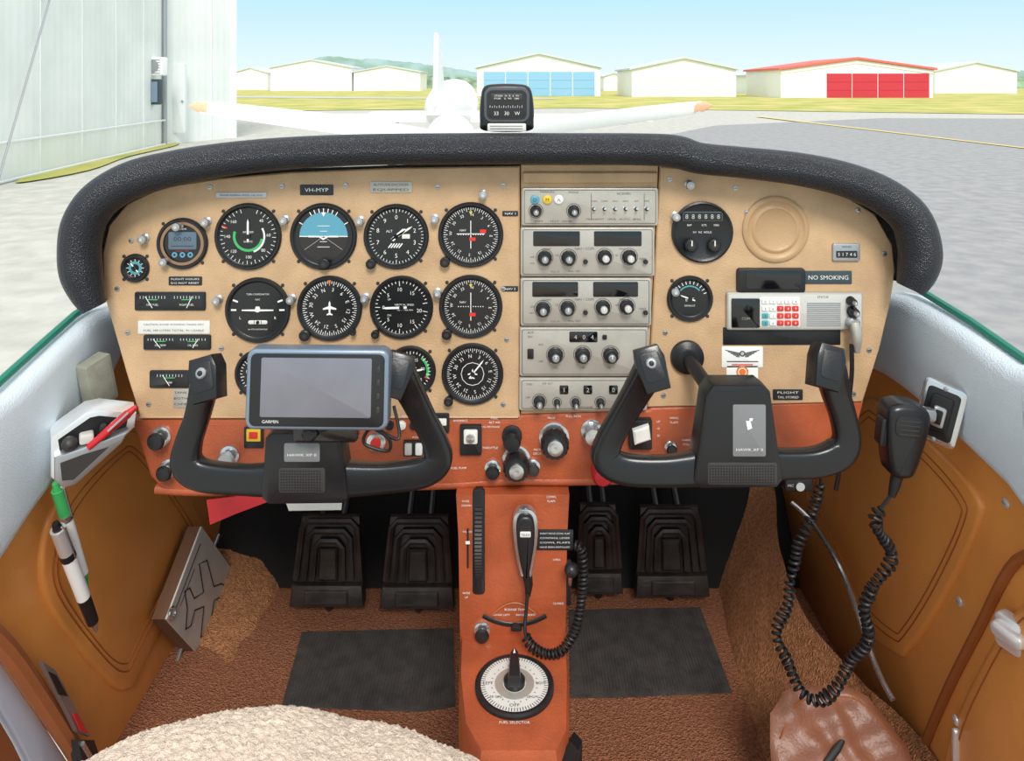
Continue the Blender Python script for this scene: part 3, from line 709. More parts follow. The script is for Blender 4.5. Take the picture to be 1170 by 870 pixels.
def rgauge(px,py,w,h,n,label,txt):
    t=T('engine_gauge',label,'gauge',W(px,py,1.0),'P',s1,group='strip engine gauges')
    g=G(); g.rbox(0,0,w+3,h+3,-.5,2.2,BLK,2,1); t.part('gauge_case',g)
    g=G(); g.rbox(0,0,w-2,h-3,2,2.6,FACE,1,.2)
    for i in range(n):
        cx=-w/2+w/n*(i+.5)
        for k in range(9): g.line(cx-14+k*3.5,h*.18,cx-14+k*3.5,h*.36,.5,2.8,WHT)
        g.line(cx-6,h*.12,cx+6,h*.12,1,2.8,GRN)
        g.text(txt[i],cx,-h*.2,2.8,2.2,WHT)
    t.part('dial_face',g)
    for i in range(n):
        cx=-w/2+w/n*(i+.5)
        g=G(); g.line(cx,-h*.4,cx+[-8,6][i%2],h*.32,.8,3.2,WHT); t.part('pointer',g)
rgauge(195,344,78,18,2,'strip gauge pair with white scales',['LEFT FUEL','RIGHT FUEL'])
rgauge(203,391,74,14,2,'strip oil gauge pair with white scales',['OIL TEMP','OIL PRES'])
rgauge(195,433,44,17,1,'single strip ammeter gauge',['AMP'])
t=T('hour_meter','small silver hour meter with digits','hour meter',W(966,288,1.0),'P',s1)
g=G(); g.rbox(0,0,31,20,-.5,3,ALU,2,1); g.text('HOURS',0,6.5,3.2,2.4,PLAC); t.part('meter_case',g)
g=G(); g.rbox(0,-2,24,8,3,3.5,DSP,1,.2)
for i,c in enumerate('51746'): g.text(c,-9+i*4.5,-2,3.7,3.8,WHT)
t.part('digit_window',g)
t=T('equipment_bracket','empty black equipment recess plate','panel plate',W(880,320,1.0),'P',s1)
g=G(); g.rbox(0,0,78,28,-.5,5,BLK,4,2); t.part('bracket_frame',g)
g=G(); g.rbox(2,1,62,20,5,5.6,DSP,2,.3); t.part('recess',g)
# ---------------------------------------------------------------- radios
def radio(px0,px1,py0,py1,label,name='radio_unit',z=6):
    cx,cy=(px0+px1)/2,(py0+py1)/2; t=T(name,label,'radio',W(cx,cy,1.0),'P',s1)
    g=G(); g.rbox(0,0,px1-px0,py1-py0,-.8,z,GRY,2.5,1.6)
    g.pline(rr(px1-px0-6,py1-py0-5,2),.6,z+.1,DGR,True)
    t.cx,t.cy,t.z,t.g=cx,cy,z,g; return t
def rt(t,s,x,y,h,w=None,m=PLAC): t.g.text(s,x-t.cx,t.cy-y,t.z+.15,h,m,w=w)
def rdisp(t,x0,x1,y0,y1,txt=None):
    g=G(); g.rbox((x0+x1)/2-t.cx,t.cy-(y0+y1)/2,x1-x0,y1-y0,t.z-.3,t.z+.8,DSP,1.5,.4)
    if txt: g.text(txt,(x0+x1)/2-t.cx,t.cy-(y0+y1)/2,t.z+1,(y1-y0)*.55,WHT)
    t.part('display_window',g)
def rknob(t,x,y,r=8,cap=ALU):
    g=G(); X,Y=x-t.cx,t.cy-y; z=t.z
    g.lathe(X,Y,[(r,z),(r,z+2),(r*.85,z+3),(r*.85,z+9),(r*.75,z+10),(0,z+10)],BLK,24,flute=.05)
    g.lathe(X,Y,[(r*.5,z+10),(r*.5,z+14),(r*.38,z+15),(0,z+15)],cap,16); g.line(X,Y,X,Y+r*.42,.9,z+15.1,WHT)
    g.arc(r+1.3,r+1.9,0,360,z+.1,DGR,X,Y)
    t.part('control_knob',g)
t=radio(596,751,214,257,'grey audio selector panel with marker lights','audio_panel')
rt(t,'MARKERS',625,218.5,2.8); rt(t,'PHONE',655,219,2.4); rt(t,'RECEIVERS',712,220.5,2.4); rt(t,'TRANSMIT   SPKR   AUTO   EMG',700,249.5,2.2,62)
rt(t,'DIM     TEST  SENS',632,252,2.2,42)
for i,s in enumerate(('COM1','COM2','NAV1','NAV2','ADF','DME')): rt(t,s,678+i*12,229,1.9)
for sx in (675,735): t.g.line(sx-t.cx,-15,sx-t.cx,15,.5,t.z+.2,DGR)
t.part('faceplate',t.g)
for x,m,s in ((611,BLU,'O'),(625,YEL,'M'),(638,WHT,'A')):
    g=G(); g.lathe(x-t.cx,t.cy-227,[(5.2,t.z),(5,t.z+2),(4,t.z+2.6),(0,t.z+3)],m,18); g.text(s,x-t.cx,t.cy-227,t.z+3.2,4,PLAC); t.part('marker_lamp',g)
for x in (612,655): rknob(t,x,240,6.5)
for i in range(6):
    g=G(); X=678+i*12-t.cx; Y=t.cy-238; g.lathe(X,Y,[(2.4,t.z),(2.2,t.z+1),(0,t.z+1)],DGR,12); g.tube([(X,Y,t.z),(X,Y+1.5,t.z+7)],[.9,1.5],SIL,8); t.part('toggle_switch',g)
for (x0,x1,y0,y1,ds,ks,s) in ((594.5,747,259,314.5,((609,662),(678,732)),((622,293),(649,293),(690,292),(718,292)),'NAV / COM'),(594.5,743.5,316.5,371,((608,660),(677,728)),((620,351),(648,350),(688,349),(715,348)),'NAV / COM')):
    t=radio(x0,x1,y0,y1,'grey navigation and communication radio with four knobs','communication_radio')
    dy=y0+4
    rt(t,s,667,y0+24,3); rt(t,'COMM',624,y0+24.5,2.4); rt(t,'NAV',710,y0+24,2.4); rt(t,'OFF',608,y1-22,2.2); rt(t,'VOL',608,y1-15,2.2); rt(t,'SQ',636,y1-24,2.2); rt(t,'PULL TEST',656,y1-6,2.2); rt(t,'ID',704,y1-24,2.2); rt(t,'PULL 25',634,y1-5.5,2); rt(t,'VOICE',733,y1-20,2)
    t.part('faceplate',t.g)
    for a,b in ds: rdisp(t,a,b,dy,dy+17)
    for i,k in enumerate(ks): rknob(t,k[0],k[1],8,GRY2 if i>1 else ALU)
    for x in (668,736):
        g=G(); aknob(g,x-t.cx,t.cy-(y0+38),2.6,5); ob=t.part('push_button',g); ob.location.z=t.z*s1
t=radio(593.5,740,372.5,428,'grey direction finder radio with three knobs','direction_finder_radio')
rt(t,'ADF',606,378,2.8); rt(t,'REC',606,383,2.4); rt(t,'BFO',618,392,2.2); rt(t,'VOL',634,418,2.4); rt(t,'100',665,418,2.4); rt(t,'10   1',697,418,2.4); rt(t,'OFF',618,411,2.2)
t.part('faceplate',t.g); rdisp(t,650,682,377,389); g=G()
for i,c in enumerate('404'): g.text(c,657+i*9.5-t.cx,t.cy-383,t.z+1.1,5,GRY2)
t.part('digits',g)
for x in (634,665,697): rknob(t,x,403,8.5)
g=G(); g.rbox(606-t.cx,t.cy-402,7,11,t.z,t.z+2,BLK,1,.4); t.part('rocker_switch',g)
g=G(); g.rbox(690-t.cx,t.cy-383,5,5,t.z,t.z+2,BLK,1,.4); t.part('push_button',g)
t=radio(593,738.5,430,467,'grey transponder with four code digits','transponder')
rt(t,'STBY',605,437,2.2); rt(t,'ON  ALT',625,436,2.2); rt(t,'OFF',603,452,2.2); rt(t,'IDENT',726,455,2.2); rt(t,'TST',608,463,2.2); rt(t,'TRANSPONDER',665,463,2.4)
t.part('faceplate',t.g)
for x,c in ((644,'1'),(671,'2'),(700,'0'),(718,'0')):
    rdisp(t,x-5,x+5,438,448); g=G(); g.text(c,x-t.cx,t.cy-443,t.z+1.1,5.2,GRY2); t.part('code_digit',g)
for x,r in ((616,6.5),(636,3.5),(657,4.5),(685,4.5),(709,4.5),(728,3.5)): rknob(t,x,456 if r>5 else 457,r)
t=radio(829,984,333,376,'light grey keypad radio with red display and speaker grille','keypad_radio',5)
t.g.rbox(0,0,151,39,t.z-.2,t.z+.2,GRY2,2,.1); t.part('faceplate',t.g)
g=G(); g.rbox(850-t.cx,t.cy-356,32,33,t.z,t.z+2,DSP,1.5,.5); g.text('118',850-t.cx,t.cy-350,t.z+2.2,5,DGR); g.text('COM',850-t.cx,t.cy-362,t.z+2.2,3,GRY); t.part('display_window',g)
g=G(); g.rbox(889-t.cx,t.cy-355,46,34,t.z,t.z+1,PLT,2,.4); t.part('keypad_base',g)
for r_ in range(4):
    for c in range(5):
        g=G(); rd=c in(2,3,4) and r_ in (1,2,3)
        g.rbox(872+c*8.6-t.cx,t.cy-(342.5+r_*8.2),7,5.6,t.z+1,t.z+2.6,REDM if rd else (TEAL if c==0 and r_>1 else WHT),1,.5); g.text(str((r_*5+c)%10),872+c*8.6-t.cx,t.cy-(342.5+r_*8.2),t.z+2.8,2.8,WHT if rd else PLAC); t.part('key',g)
g=G()
for i in range(12): g.box(920-t.cx,958-t.cx,t.cy-(345+i*2.3)-.6,t.cy-(345+i*2.3)+.6,t.z,t.z+.9,ALU)
g.text('STATUS',938-t.cx,t.cy-338,t.z+.4,2.6,PLAC); t.part('speaker_grille',g)
for x,y,r in ((969,342,5),(971,354,6)): rknob(t,x,y,r,ALU)
g=G(); X,Y=970-t.cx,t.cy-366
g.lathe(X,Y,[(7,t.z),(7,t.z+8),(5,t.z+10),(0,t.z+10)],ALU,18); g.tube([(X,Y+1,t.z+8),(X+1,Y-8,t.z+11),(X+2,Y-20,t.z+10),(X+3,Y-32,t.z+8)],[5,6,5,3],GRY,12,se=.7); t.part('microphone_plug',g,'small silver-grey plug')
g=G(True); g.tube(crm([W(973,394,.984),W(973,430,.985),W(968,470,.985),W(962,520,.985),W(955,560,.99)],6),.003,RUB,8); solo('radio_cable','thin black cable hanging from the radio plug','cable',g,W(976,430,.985),'W')
t=T('sticker','white sticker with pilot wings emblem and orange roundel','sticker',W(848,412,1.0),'P',s1)
g=G(); g.rbox(0,4,47,24,-.2,.6,WHT,1.5,.2); g.rbox(0,-15,36,18,-.2,.6,WHT,1.5,.2); t.part('sticker_base',g)
g=G()
for sg in (-1,1):
    for i in range(5): g.poly([(sg*3,9-i*1.1),(sg*(20-i*3),12.5-i*1.8),(sg*(19-i*3),11.4-i*1.8),(sg*3,8.2-i*1.1)],.5,.8,PLAC if i%2==0 else PLCT)
g.disc(0,8,3.4,.9,PLCT,14); g.disc(0,8,2,.95,GRY2,12); g.line(-18,-1,18,-1,1.1,.9,PLCT); g.line(-12,-4.6,12,-4.6,1.3,.9,REDM)
g.disc(0,-13,7,.8,ORG,20); g.disc(0,-13,5,.9,WHT,16); g.disc(0,-13,4,.95,ORG,16); t.part('emblem',g,'dark wings above an orange roundel')
# ---------------------------------------------------------------- yokes
def yoke(cx,cy,d,LA,RA,hub,plate,sub,text,label,shaft):
    k=d/F; t=T('control_yoke',label,'control yoke',W(cx,cy,d),'P',k)
    for A,sg in ((LA,-1),(RA,1)):
        P=crm([(p[0]-cx,cy-p[1],p[2],p[3]) for p in A],7)
        g=G(); g.tube([p[:3] for p in P],[p[3] for p in P],BLK2,28,el=.66,up=(0,0,1),se=.5)
        t.part('grip',g)
        x0,y0=A[0][0]-cx,cy-A[0][1]; g=G()
        M=Matrix.Translation((x0,y0-12,A[0][2]))@Matrix.Rotation(math.radians(-16*sg),4,'Z')@Matrix.Rotation(math.radians(-18),4,'X')
        g.poly([(-15,-24),(13,-24),(17,10),(13,23),(-14,23),(-17,8)],-12,13,BLK2,3.5,M,2); g.poly(rr(22,31,4,4,0,2),12.5,13.8,BLK,.8,M,2); t.part('thumb_rest',g)
        if sg<0:
            g=G(); g.lathe(0,6,[(6,13),(6,16),(4.6,17.5),(0,18)],ALU,18,M); g.lathe(0,6,[(3,17.8),(2.6,19),(0,19.4)],RUB,12,M); t.part('push_button',g)
    g=G(); g.poly(VV(hub,cx,cy),-14,17,BLK2,3.5,steps=2); t.part('hub_pad',g)
    g=G(); x0,x1,y0,y1=plate; g.rbox((x0+x1)/2-cx,cy-(y0+y1)/2,x1-x0,y1-y0,16.5,18.2,BADGE,2,.6)
    X=(x0+x1)/2-cx
    if y1-y0>40:
        g.poly([(X-4,cy-y0-18),(X+1,cy-y0-18),(X+3,cy-y0-26),(X-2,cy-y0-28)],18.2,18.6,WHT); g.poly([(X,cy-y0-15),(X+4,cy-y0-15),(X+3,cy-y0-18),(X,cy-y0-18)],18.2,18.6,WHT)
    g.text(text,X,cy-y1+8,18.5,3.1,WHT,w=(x1-x0)*.8); t.part('badge',g,'grey badge plate with white lettering')
    g=G(); x0,x1,y0,y1=sub
    g.rbox((x0+x1)/2-cx,cy-(y0+y1)/2,x1-x0,y1-y0,16,17.6,DGR,3,.6)
    n=int((x1-x0-3)/3.1); m=int((y1-y0-3)/3.1)
    for i in range(n):
        for j in range(m): g.box(x0-cx+2+i*3.1,x0-cx+3.5+i*3.1,cy-y1+2+j*3.1,cy-y1+3.5+j*3.1,17.4,17.9,HOLE)
    t.part('speaker_grille',g)
    q=W(shaft[0],shaft[1],1.0); I=t.M.inverted()@q; e=I/k
    g=G(); g.tube([(0,8,-10),(e.x*.5,e.y*.5,e.z*.5),(e.x,e.y,e.z+2)],9,BLK,20); t.part('control_shaft',g)
    g=G(); g.lathe(0,0,[(22,0),(21,5),(14,9),(11,10)],BLK,28,Matrix.Translation((e.x,e.y,e.z))); t.part('shaft_collar',g)
    return t
LA=[(246,412,20,14),(243,424,16,16.5),(234,450,6,15),(225,478,0,14),(215,506,-2,15),(213,530,-2,17),(232,543,0,16.5),(282,547,2,16),(325,546,2,19)]
RA=[(457,408,20,14),(462,424,16,16.5),(472,450,6,15),(484,478,0,14),(497,506,-2,14.5),(500,527,-2,16.5),(482,540,0,16),(438,545,2,16),(390,546,2,19)]
yoke(352,520,.85,LA,RA,[(308,494),(316,488),(387,488),(393,494),(402,560),(396,567),(312,568),(304,561)],(330,370,498,519),(324,376,526,554),'HAWK XP II','black control yoke carrying a navigation unit',(360,440))
LA=[(741,401,20,14),(739,416,16,17),(726,446,6,15.5),(711,476,0,14.5),(696,505,-2,15),(693,525,-2,17),(714,536,0,16.5),(760,537,2,16.5),(802,533,2,19)]
RA=[(935,399,20,14),(941,414,16,17),(952,446,6,15.5),(963,476,0,14.5),(968,503,-2,15),(959,519,-2,17),(932,528,0,16),(895,529,2,16),(870,529,2,19)]
yoke(842,490,.88,LA,RA,[(811,434),(865,434),(875,442),(889,540),(882,549),(796,550),(788,542),(802,446)],(832,869,455,513),(804,882,520,545),'HAWK XP II','black passenger control yoke with grey badge plate',(785,408))
# navigation unit
t=T('gps_navigator','portable navigation unit with grey screen on the yoke','navigation unit',W(363,445,.80),'P',.8/F,rot=(-4,0,-.5))
g=G(); g.rbox(0,0,163,90,-18,3,GPSB,10,3.5,steps=3); g.rbox(0,0,153,81,2.6,3.8,BLK,7,.6); t.part('casing',g,'silver blue casing')
g=G(); g.rbox(-1,3,126,66,3.6,4.5,SCR,2,.4); t.part('screen',g)
g=G(); g.text('GARMIN',-52,-35,4.1,3.6,WHT); t.part('lettering',g)
g=G()
for i in range(4): g.rbox(70,24-i*15,4,8,3.5,5,DGR,1.5,.6)
t.part('side_button',g)
g=G(); g.tube([(0,-10,-18),(0,-30,-24),(0,-52,-28)],12,BLK,14); g.rbox(5,-56,76,24,-32,-20,DSP,6,3); g.lathe(-12,-56,[(9,-20),(9,-14),(6,-11),(0,-11)],BLK,14); t.part('yoke_mount',g)
g=G(); g.tube(crm([(60,-44,-8),(80,-60,-15),(78,-76,-20),(50,-68,-22),(60,-50,-20),(90,-64,-25),(82,-30,-35)],6),2,RUB,8); t.part('power_cable',g)
# ---------------------------------------------------------------- lower panel controls
def ctrl(px,py,r,h,kind,label,name='push_pull_knob',cap=None,d=.9995):
    t=T(name,label,'control knob',W(px,py,d),'P',s1)
    g=G(); g.lathe(0,0,[(r*1.15,-2),(r*1.15,1.5),(r*.9,2.5),(0,2.5)],SIL if kind!='plain' else BLK,24); t.part('collar',g)
    g=G()
    if kind=='vernier':
        g.lathe(0,0,[(r*.5,2),(r*.5,h*.4),(r,h*.45),(r,h*.85),(r*.85,h),(r*.6,h)],BLK,32,flute=.07); g.lathe(0,0,[(r*.6,h-1),(r*.58,h+3),(r*.3,h+4),(0,h+3)],SIL,20)
    else: g.lathe(0,0,[(r*.4,2),(r*.4,h*.5),(r*.85,h*.55),(r,h*.8),(r*.8,h),(0,h+1)],cap or BLK,24)
    t.part('knob',g); return t
ctrl(184,499,10,16,'k','black push-pull primer knob with silver collar')
ctrl(193,535,9,16,'k','black push-pull knob with silver collar')
ctrl(262,521,10,14,'k','grey push-pull knob behind the yoke',cap=ALU)
ctrl(585,498,10,22,'plain','round black alternate air knob')
ctrl(633,500,15,24,'vernier','large black vernier throttle knob with silver centre')
ctrl(590,525,14,26,'vernier','large black vernier propeller knob with silver centre')
ctrl(563,535,8,14,'k','small black push-pull knob')
ctrl(609,533,7,12,'k','small black knob with silver collar',cap=DGR)
ctrl(766,511,6,10,'k','small cabin air knob with silver collar')
ctrl(676,492,11,18,'k','silver capped fuel primer knob',cap=SIL)
g=G(); g.rbox(0,0,14,32,0,18,REDP,6,4,steps=3); g.lathe(0,-13,[(12,2),(12,14),(9,18),(0,19)],REDP,20)
solo('mixture_control','red mixture control lever in the lower panel','control lever',g,W(687,524,.999),'P',s1)
t=T('key_switch','ignition light plate with black surround','switch',W(538,502,1.0),'P',s1)
g=G(); g.rbox(0,0,25,34,-1,4,BLK,2,1); t.part('switch_plate',g)
g=G(); g.rbox(0,5,16,16,4,7,PLT,2,1.5); g.lathe(0,5,[(5,7),(5,10),(0,11)],SIL,14); t.part('switch_button',g)
t=T('warning_placard','red and yellow placard under the yoke','placard',W(290,500,1.0),'P',s1)
g=G(); g.rbox(0,0,22,24,-1,1,BLK,1,.3); g.rbox(0,3,16,14,1,1.6,YEL,1,.2); g.rbox(0,3,10,8,1.6,2,REDM,1,.2); t.part('plate',g)
for i,x in enumerate((467,479,491,503)):
    t=T('rocker_switch','white rocker switch in a black row','switch',W(x,512,1.0),'P',s1,group='rocker switch row')
    g=G(); g.rbox(0,0,12,18,-1,2,BLK,1,.5); t.part('switch_frame',g); g=G(); g.rbox(0,0,8,13,2,5,WHT if i%2 else GRY2,1.5,1); t.part('rocker',g)
t=T('circuit_breaker','row of small round circuit breakers','circuit breaker',W(461,486,1.0),'P',s1)
for i in range(3):
    g=G(); g.lathe(-16+i*14,0,[(5,-1),(5,2),(3,2.5),(3,5),(0,5.5)],BLK if i!=1 else WHT,14); t.part('breaker_button',g)
t=T('digital_readout','small black voltage readout window','display',W(505,483,1.0),'P',s1)
g=G(); g.rbox(0,0,17,22,-1,3,BLK,2,1); t.part('readout_case',g); g=G(); g.rbox(0,2,11,8,3,3.6,PLT,1,.2); t.part('readout_window',g)
t=T('flap_switch','black flap switch housing with white lever','flap switch',W(731,494,1.0),'P',s1)
g=G(); g.rbox(0,0,26,34,-1,8,BLK,2,2); t.part('switch_housing',g); g=G(); g.poly([(-10,8),(8,14),(10,-2),(-8,-8)],8,16,WHT,2); t.part('flap_lever',g,'white wedge flap lever')
t=T('cigarette_lighter','round lighter socket with red centre','lighter',W(430,505,1.0),'P',s1)
g=G(); g.lathe(0,0,[(11,-1),(11,2),(8,3),(0,3)],SIL,20); t.part('socket',g); g=G(); g.lathe(0,0,[(6,3),(6,6),(0,7)],REDM,16); t.part('lighter_knob',g)
g=G()
for s,x,y,h in (('FULL RICH',655,476,2.6),('PROP',630,478,2.6),('PULL',565,478,2.6),('ALT AIR',565,483,2.6),('THROTTLE',560,512,2.6),('INCR',614,514,2.6),('DECR',614,518.5,2.6),('PULL DECREASE',560,488,2.2),('MIXTURE',700,478,2.6),('PULL LEAN',702,483,2.2),('UP',752,482,2.6),('10',752,490,2.6),('20',752,498,2.6),('WING',770,478,2.6),('FLAPS',770,483,2.6),('CABIN AIR',787,503,2.4),('PULL ON',787,508,2.4),('PRIMER',216,488,2.6),('LOCKED',216,493,2.6),('PARKING BRAKE',218,530,2.6),('PITOT HEAT',480,500,2.2),('LDG LT  NAV LT  BCN  STROBE',485,526,2.2),('AVIONICS',526,481,2.6),('MAG LT',466,476,2.6),('CABIN HEAT',790,525,2.4),('PULL FOR HEAT',700,545,2.2),('AUX FUEL PUMP',520,535,2.6)):
    g.text(s,x-585,495-y,0,h,WHT)
solo('panel_lettering','small white control legends on rust panel','lettering',g,W(585,495,.9985),'P',s1)
# ---------------------------------------------------------------- pedestal
t=T('centre_pedestal','rust-brown centre pedestal below the instrument panel','pedestal',W(585,640,.99),'W')
g=G(True); h0=.545;hs=.735
def rg(h,x0,x1,y0,y1): return [(x0,y0,CZ-h),(x1,y0,CZ-h),(x1,y1,CZ-h),(x0,y1,CZ-h)]
g.loft([rg(1.0,-.066,.07,.99,1.5),rg(hs,-.069,.071,.99,1.5),rg(.72,-.069,.071,.985,1.5),rg(.60,-.071,.073,.985,1.3),rg(h0,-.074,.076,.985,1.1)],RED)
t.part('pedestal_column',g)
g=G(True); q=lambda x,y,h:(x,y,CZ-h)
A=[(-.069,.99),(-.066,.92),(-.055,.85),(-.035,.815),(.05,.815),(.064,.84),(.071,.92),(.073,.99)]
g.loft([[q(x,y,.99) for x,y in A],[q(x,y,hs+.012) for x,y in A],[q(x*.96,y+.004,hs) for x,y in A]],RED); t.part('selector_shelf',g)
g=G(True); g.prism([q(.02,.812,.772),q(.066,.838,.742),q(.072,.86,.75),q(.072,.86,.99),q(.02,.812,.99)],(.008,-.012,0),RUB); g.prism([q(-.05,.83,.80),q(.03,.811,.765),q(.03,.811,.99),q(-.05,.83,.99)],(0,-.006,0),RUB); t.part('torn_boot',g,'torn black rubber cover')
d9=.984; k9=d9/F
for s,x,y,h,w in (('NOSE',532,573,2.4,None),('DOWN',533,578,2.4,None),('TAKE OFF',534,608,2.2,11),('NOSE',533,678,2.4,None),('UP',533,683,2.4,None),('COWL',630,568,2.6,None),('FLAPS',630,573,2.6,None),('OPEN',636,640,2.4,None),('CLOSED',638,690,2.4,None),('RUDDER TRIM',588,697,2.6,None),('NOSE LEFT      NOSE RIGHT',588,703,2.2,48)):
    g=G(); g.text(s,0,0,0,h,WHT,w=w); t.part_at('lettering',g,Matrix.Translation(W(x,y,d9-.0005))@BAS['P'],k9,'white legend lettering')
t=T('elevator_trim_control','black ribbed elevator trim wheel in a slot','trim control',W(547,619,d9),'P',k9)
g=G(); g.rbox(0,0,14,120,-3,1.5,BLK,4,1); t.part('slot_frame',g)
g=G(); rings=[]
for i in range(61):
    a=-50+100*i/60; y=72*math.sin(math.radians(a)); z=72*math.cos(math.radians(a))-58+(1.3 if i%2 else 0)
    rings.append([(-4,y,z-5),(4,y,z-5),(4,y,z),(-4,y,z)])
g.loft(rings,RUB); t.part('wheel_rim',g)
g=G(); g.box(-13.5,-11.5,-30,15,.2,.8,BLK); g.box(-15,-10,-2,1,.8,2,WHT); t.part('trim_indicator',g)
t=T('cowl_flap_lever','black cowl flap lever in a notched slot','lever',W(651,660,d9),'P',k9)
g=G(); g.rbox(-1,-6,5,52,-1,.8,BLK,2,.2); t.part('lever_slot',g)
g=G(); g.tube([(0,-8,0),(0,8,12),(0,20,20)],[2,2.2,2.5],SIL,8); g.ball((0,23,22),8,BLK,16); t.part('lever_knob',g)
placard(634,617,42,23,["DON'T MOVE COWL FLAP",'CONTROL LEVER','COWL FLAPS','HAVE BEEN INSTALLED'],PLAC,WHT,2.0,'black notice about cowl flap control',d9,tw=34)
t=T('rudder_trim','curved slot rudder trim control with small lever','rudder trim',W(588,706,d9),'P',k9)
g=G(); cv=[(x,-8+.008*x*x,.5) for x in range(-36,37,3)]
g.tube(cv,2.6,BLK,8,el=.4); g.tube([(x,17-.022*x*x,.3) for x in range(-26,27,3)],.8,EDGE,5); t.part('trim_slot',g)
g=G(); g.rbox(2,-8,12,5,0,8,BLK,2,1); t.part('trim_lever',g)
ctrl(551,720,8,12,'k','small silver-ringed friction knob on pedestal',d=.984)
o=Vector((.003,.905,CZ-hs+.001))
t=T('fuel_selector','round fuel selector dial with black pointer handle','fuel selector',o,'F',.001)
g=G(); g.lathe(0,0,[(48,-1),(48,2.5),(45,4),(42,3),(0,3)],BLK,48); t.part('bezel',g)
g=G(); g.disc(0,0,41,3.3,PLT,48); g.arc(14,24,0,360,3.6,GRY)
for i in range(72): g.tick(36,41,i*5,.8,3.8,PLAC)
for i in range(24): g.tick(27,29,i*15,.8,3.8,PLAC)
for s,a in (('LEFT',-90),('BOTH',0),('RIGHT',90),('OFF',180)): g.text(s,32*math.sin(math.radians(a)),32*math.cos(math.radians(a)),3.9,4.4,PLAC,w=12)
g.text('28 GAL',-22,-20,3.9,3.6,PLAC); g.text('28 GAL',22,-20,3.9,3.6,PLAC); t.part('dial_plate',g,'white dial with black markings')
g=G(); g.lathe(0,0,[(13,3),(13,9),(10,12),(0,12)],BLK,24); g.poly([(-8,-14),(8,-14),(5,26),(0,34),(-5,26)],10,24,BLK,4,steps=2); g.flat([(-1.5,21),(1.5,21),(0,29)],24.2,WHT); t.part('selector_handle',g)
g=G(); g.text('FUEL SELECTOR',0,-53,1.5,3.6,WHT); t.part('lettering',g)
# ---------------------------------------------------------------- microphones & coils
def coil(path,R,pitch,m,r,g,wob=0):
    P=[Vector(p) for p in path]
    L=0; out=[]
    up=Vector((0,1,0)); nrm=None
    for i in range(len(P)-1):
        seg=(P[i+1]-P[i]); l=seg.length; tt=seg.normalized()
        if nrm is None: nrm=(up-tt*up.dot(tt)).normalized()
        n=max(1,int(l/(pitch/12)))
        for j in range(n):
            nrm=(nrm-tt*nrm.dot(tt)).normalized(); b=tt.cross(nrm)
            s_=L+l*j/n
            a=2*math.pi*s_/pitch; R2=R*(1+wob*noise.noise(Vector((s_*40,0,0))))
            jt=Vector((noise.noise(Vector((s_*22,5,0))),0,noise.noise(Vector((s_*22,9,0)))))*.012*wob
            out.append(tuple(P[i]+jt+seg*(j/n)+(nrm*math.cos(a)+b*math.sin(a))*R2))
        L+=l
    g.tube(out,r,m,6)
t=T('hand_microphone','black hand microphone with silver rim on the pedestal','microphone',W(600,617,.972),'P',.97/F)
g=G(); pts=crm(VV([(586,590),(593,579),(607,579),(614,590),(614,615),(609,645),(607,656),(597,656),(592,645),(587,615)],600,617),3,True)
g.poly(pts,-2,8,SIL,2,steps=2); t.part('rim',g,'bright metal rim')
g=G(); g.poly(inset(ccw(pts),4),6,16,BLK,4,steps=3)
for i in range(5): g.line(-6,24-i*3,6,24-i*3,1,16.2,DGR)
g.rbox(0,16,12,6,15.5,17,PLT,1,.3); g.text('TELEX',0,16,17.2,2.6,PLAC,w=10); t.part('microphone_body',g)
g=G(); g.tube([(2,-36,6),(4,-48,4),(3,-62,3)],[6,5,3],RUB,10); t.part('strain_relief',g)
g=G(True); pth=crm([W(603,678,.965),W(601,700,.962),W(600,722,.955),W(606,738,.95),W(622,747,.95),W(641,745,.95),W(655,725,.955),(W(663,700,.96)),W(666,670,.965),W(667,645,.97),W(664,628,.975),W(655,622,.98)],8)
g.tube(pth[:20],.0022,RUB,6); coil(pth[18:],.0048,.0052,RUB,.0019,g,.2); t.part('coiled_cord',g)
t=T('microphone_bracket','square chrome bracket with dark recess on the door','bracket',W(1074,472,.915),'R',.001,rot=(0,52,-12))
g=G(); g.rbox(0,0,48,76,-2,4,SIL,7,3); g.rbox(0,0,36,62,3.8,4.4,BLK,5,.4)
g.poly([(-8,-10),(8,-10),(8,10),(-8,10)],-30,-2,ALU); t.part('bracket_plate',g)
g=G(); g.rbox(0,2,24,44,4.2,8,HOLE,4,1.5); g.rbox(0,-2,14,26,8,10,ALU,3,1); g.rbox(0,-2,8,18,9.8,10.6,HOLE,2,.3); t.part('bracket_socket',g,'dark recessed socket')
g=G()
for y in (33,-33):
    g.lathe(0,y,[(3,3.5),(2.6,5),(0,5.6)],ALU,12)
t.part('bracket_screws',g)
o=W(1030,500,.9)
t=T('hand_microphone','black hand microphone hanging from a door bracket','microphone',o,'P',.9/F,rot=(0,0,-6))
g=G(); pts=crm([(-24,20),(-22,35),(-10,41),(10,41),(23,35),(26,18),(21,-10),(15,-34),(8,-42),(-8,-42),(-14,-34),(-20,-8)],3,True)
g.poly(pts,-14,14,BLK2,8,steps=3)
g.rbox(0,18,32,24,13,15,BLK,8,1)
for i in range(4): g.line(-11,25-i*5,11,25-i*5,1.4,15.2,DGR)
t.part('microphone_body',g)
g=G(); g.rbox(-24,6,8,32,-6,8,RUB,4,2); t.part('talk_button',g)
g=G(); g.rbox(24,28,26,14,-8,2,SIL,4,2); t.part('hanger_clip',g)
g=G(); g.tube([(0,-40,0),(-2,-56,0),(-4,-68,0)],[7,6,4],RUB,10); t.part('strain_relief',g)
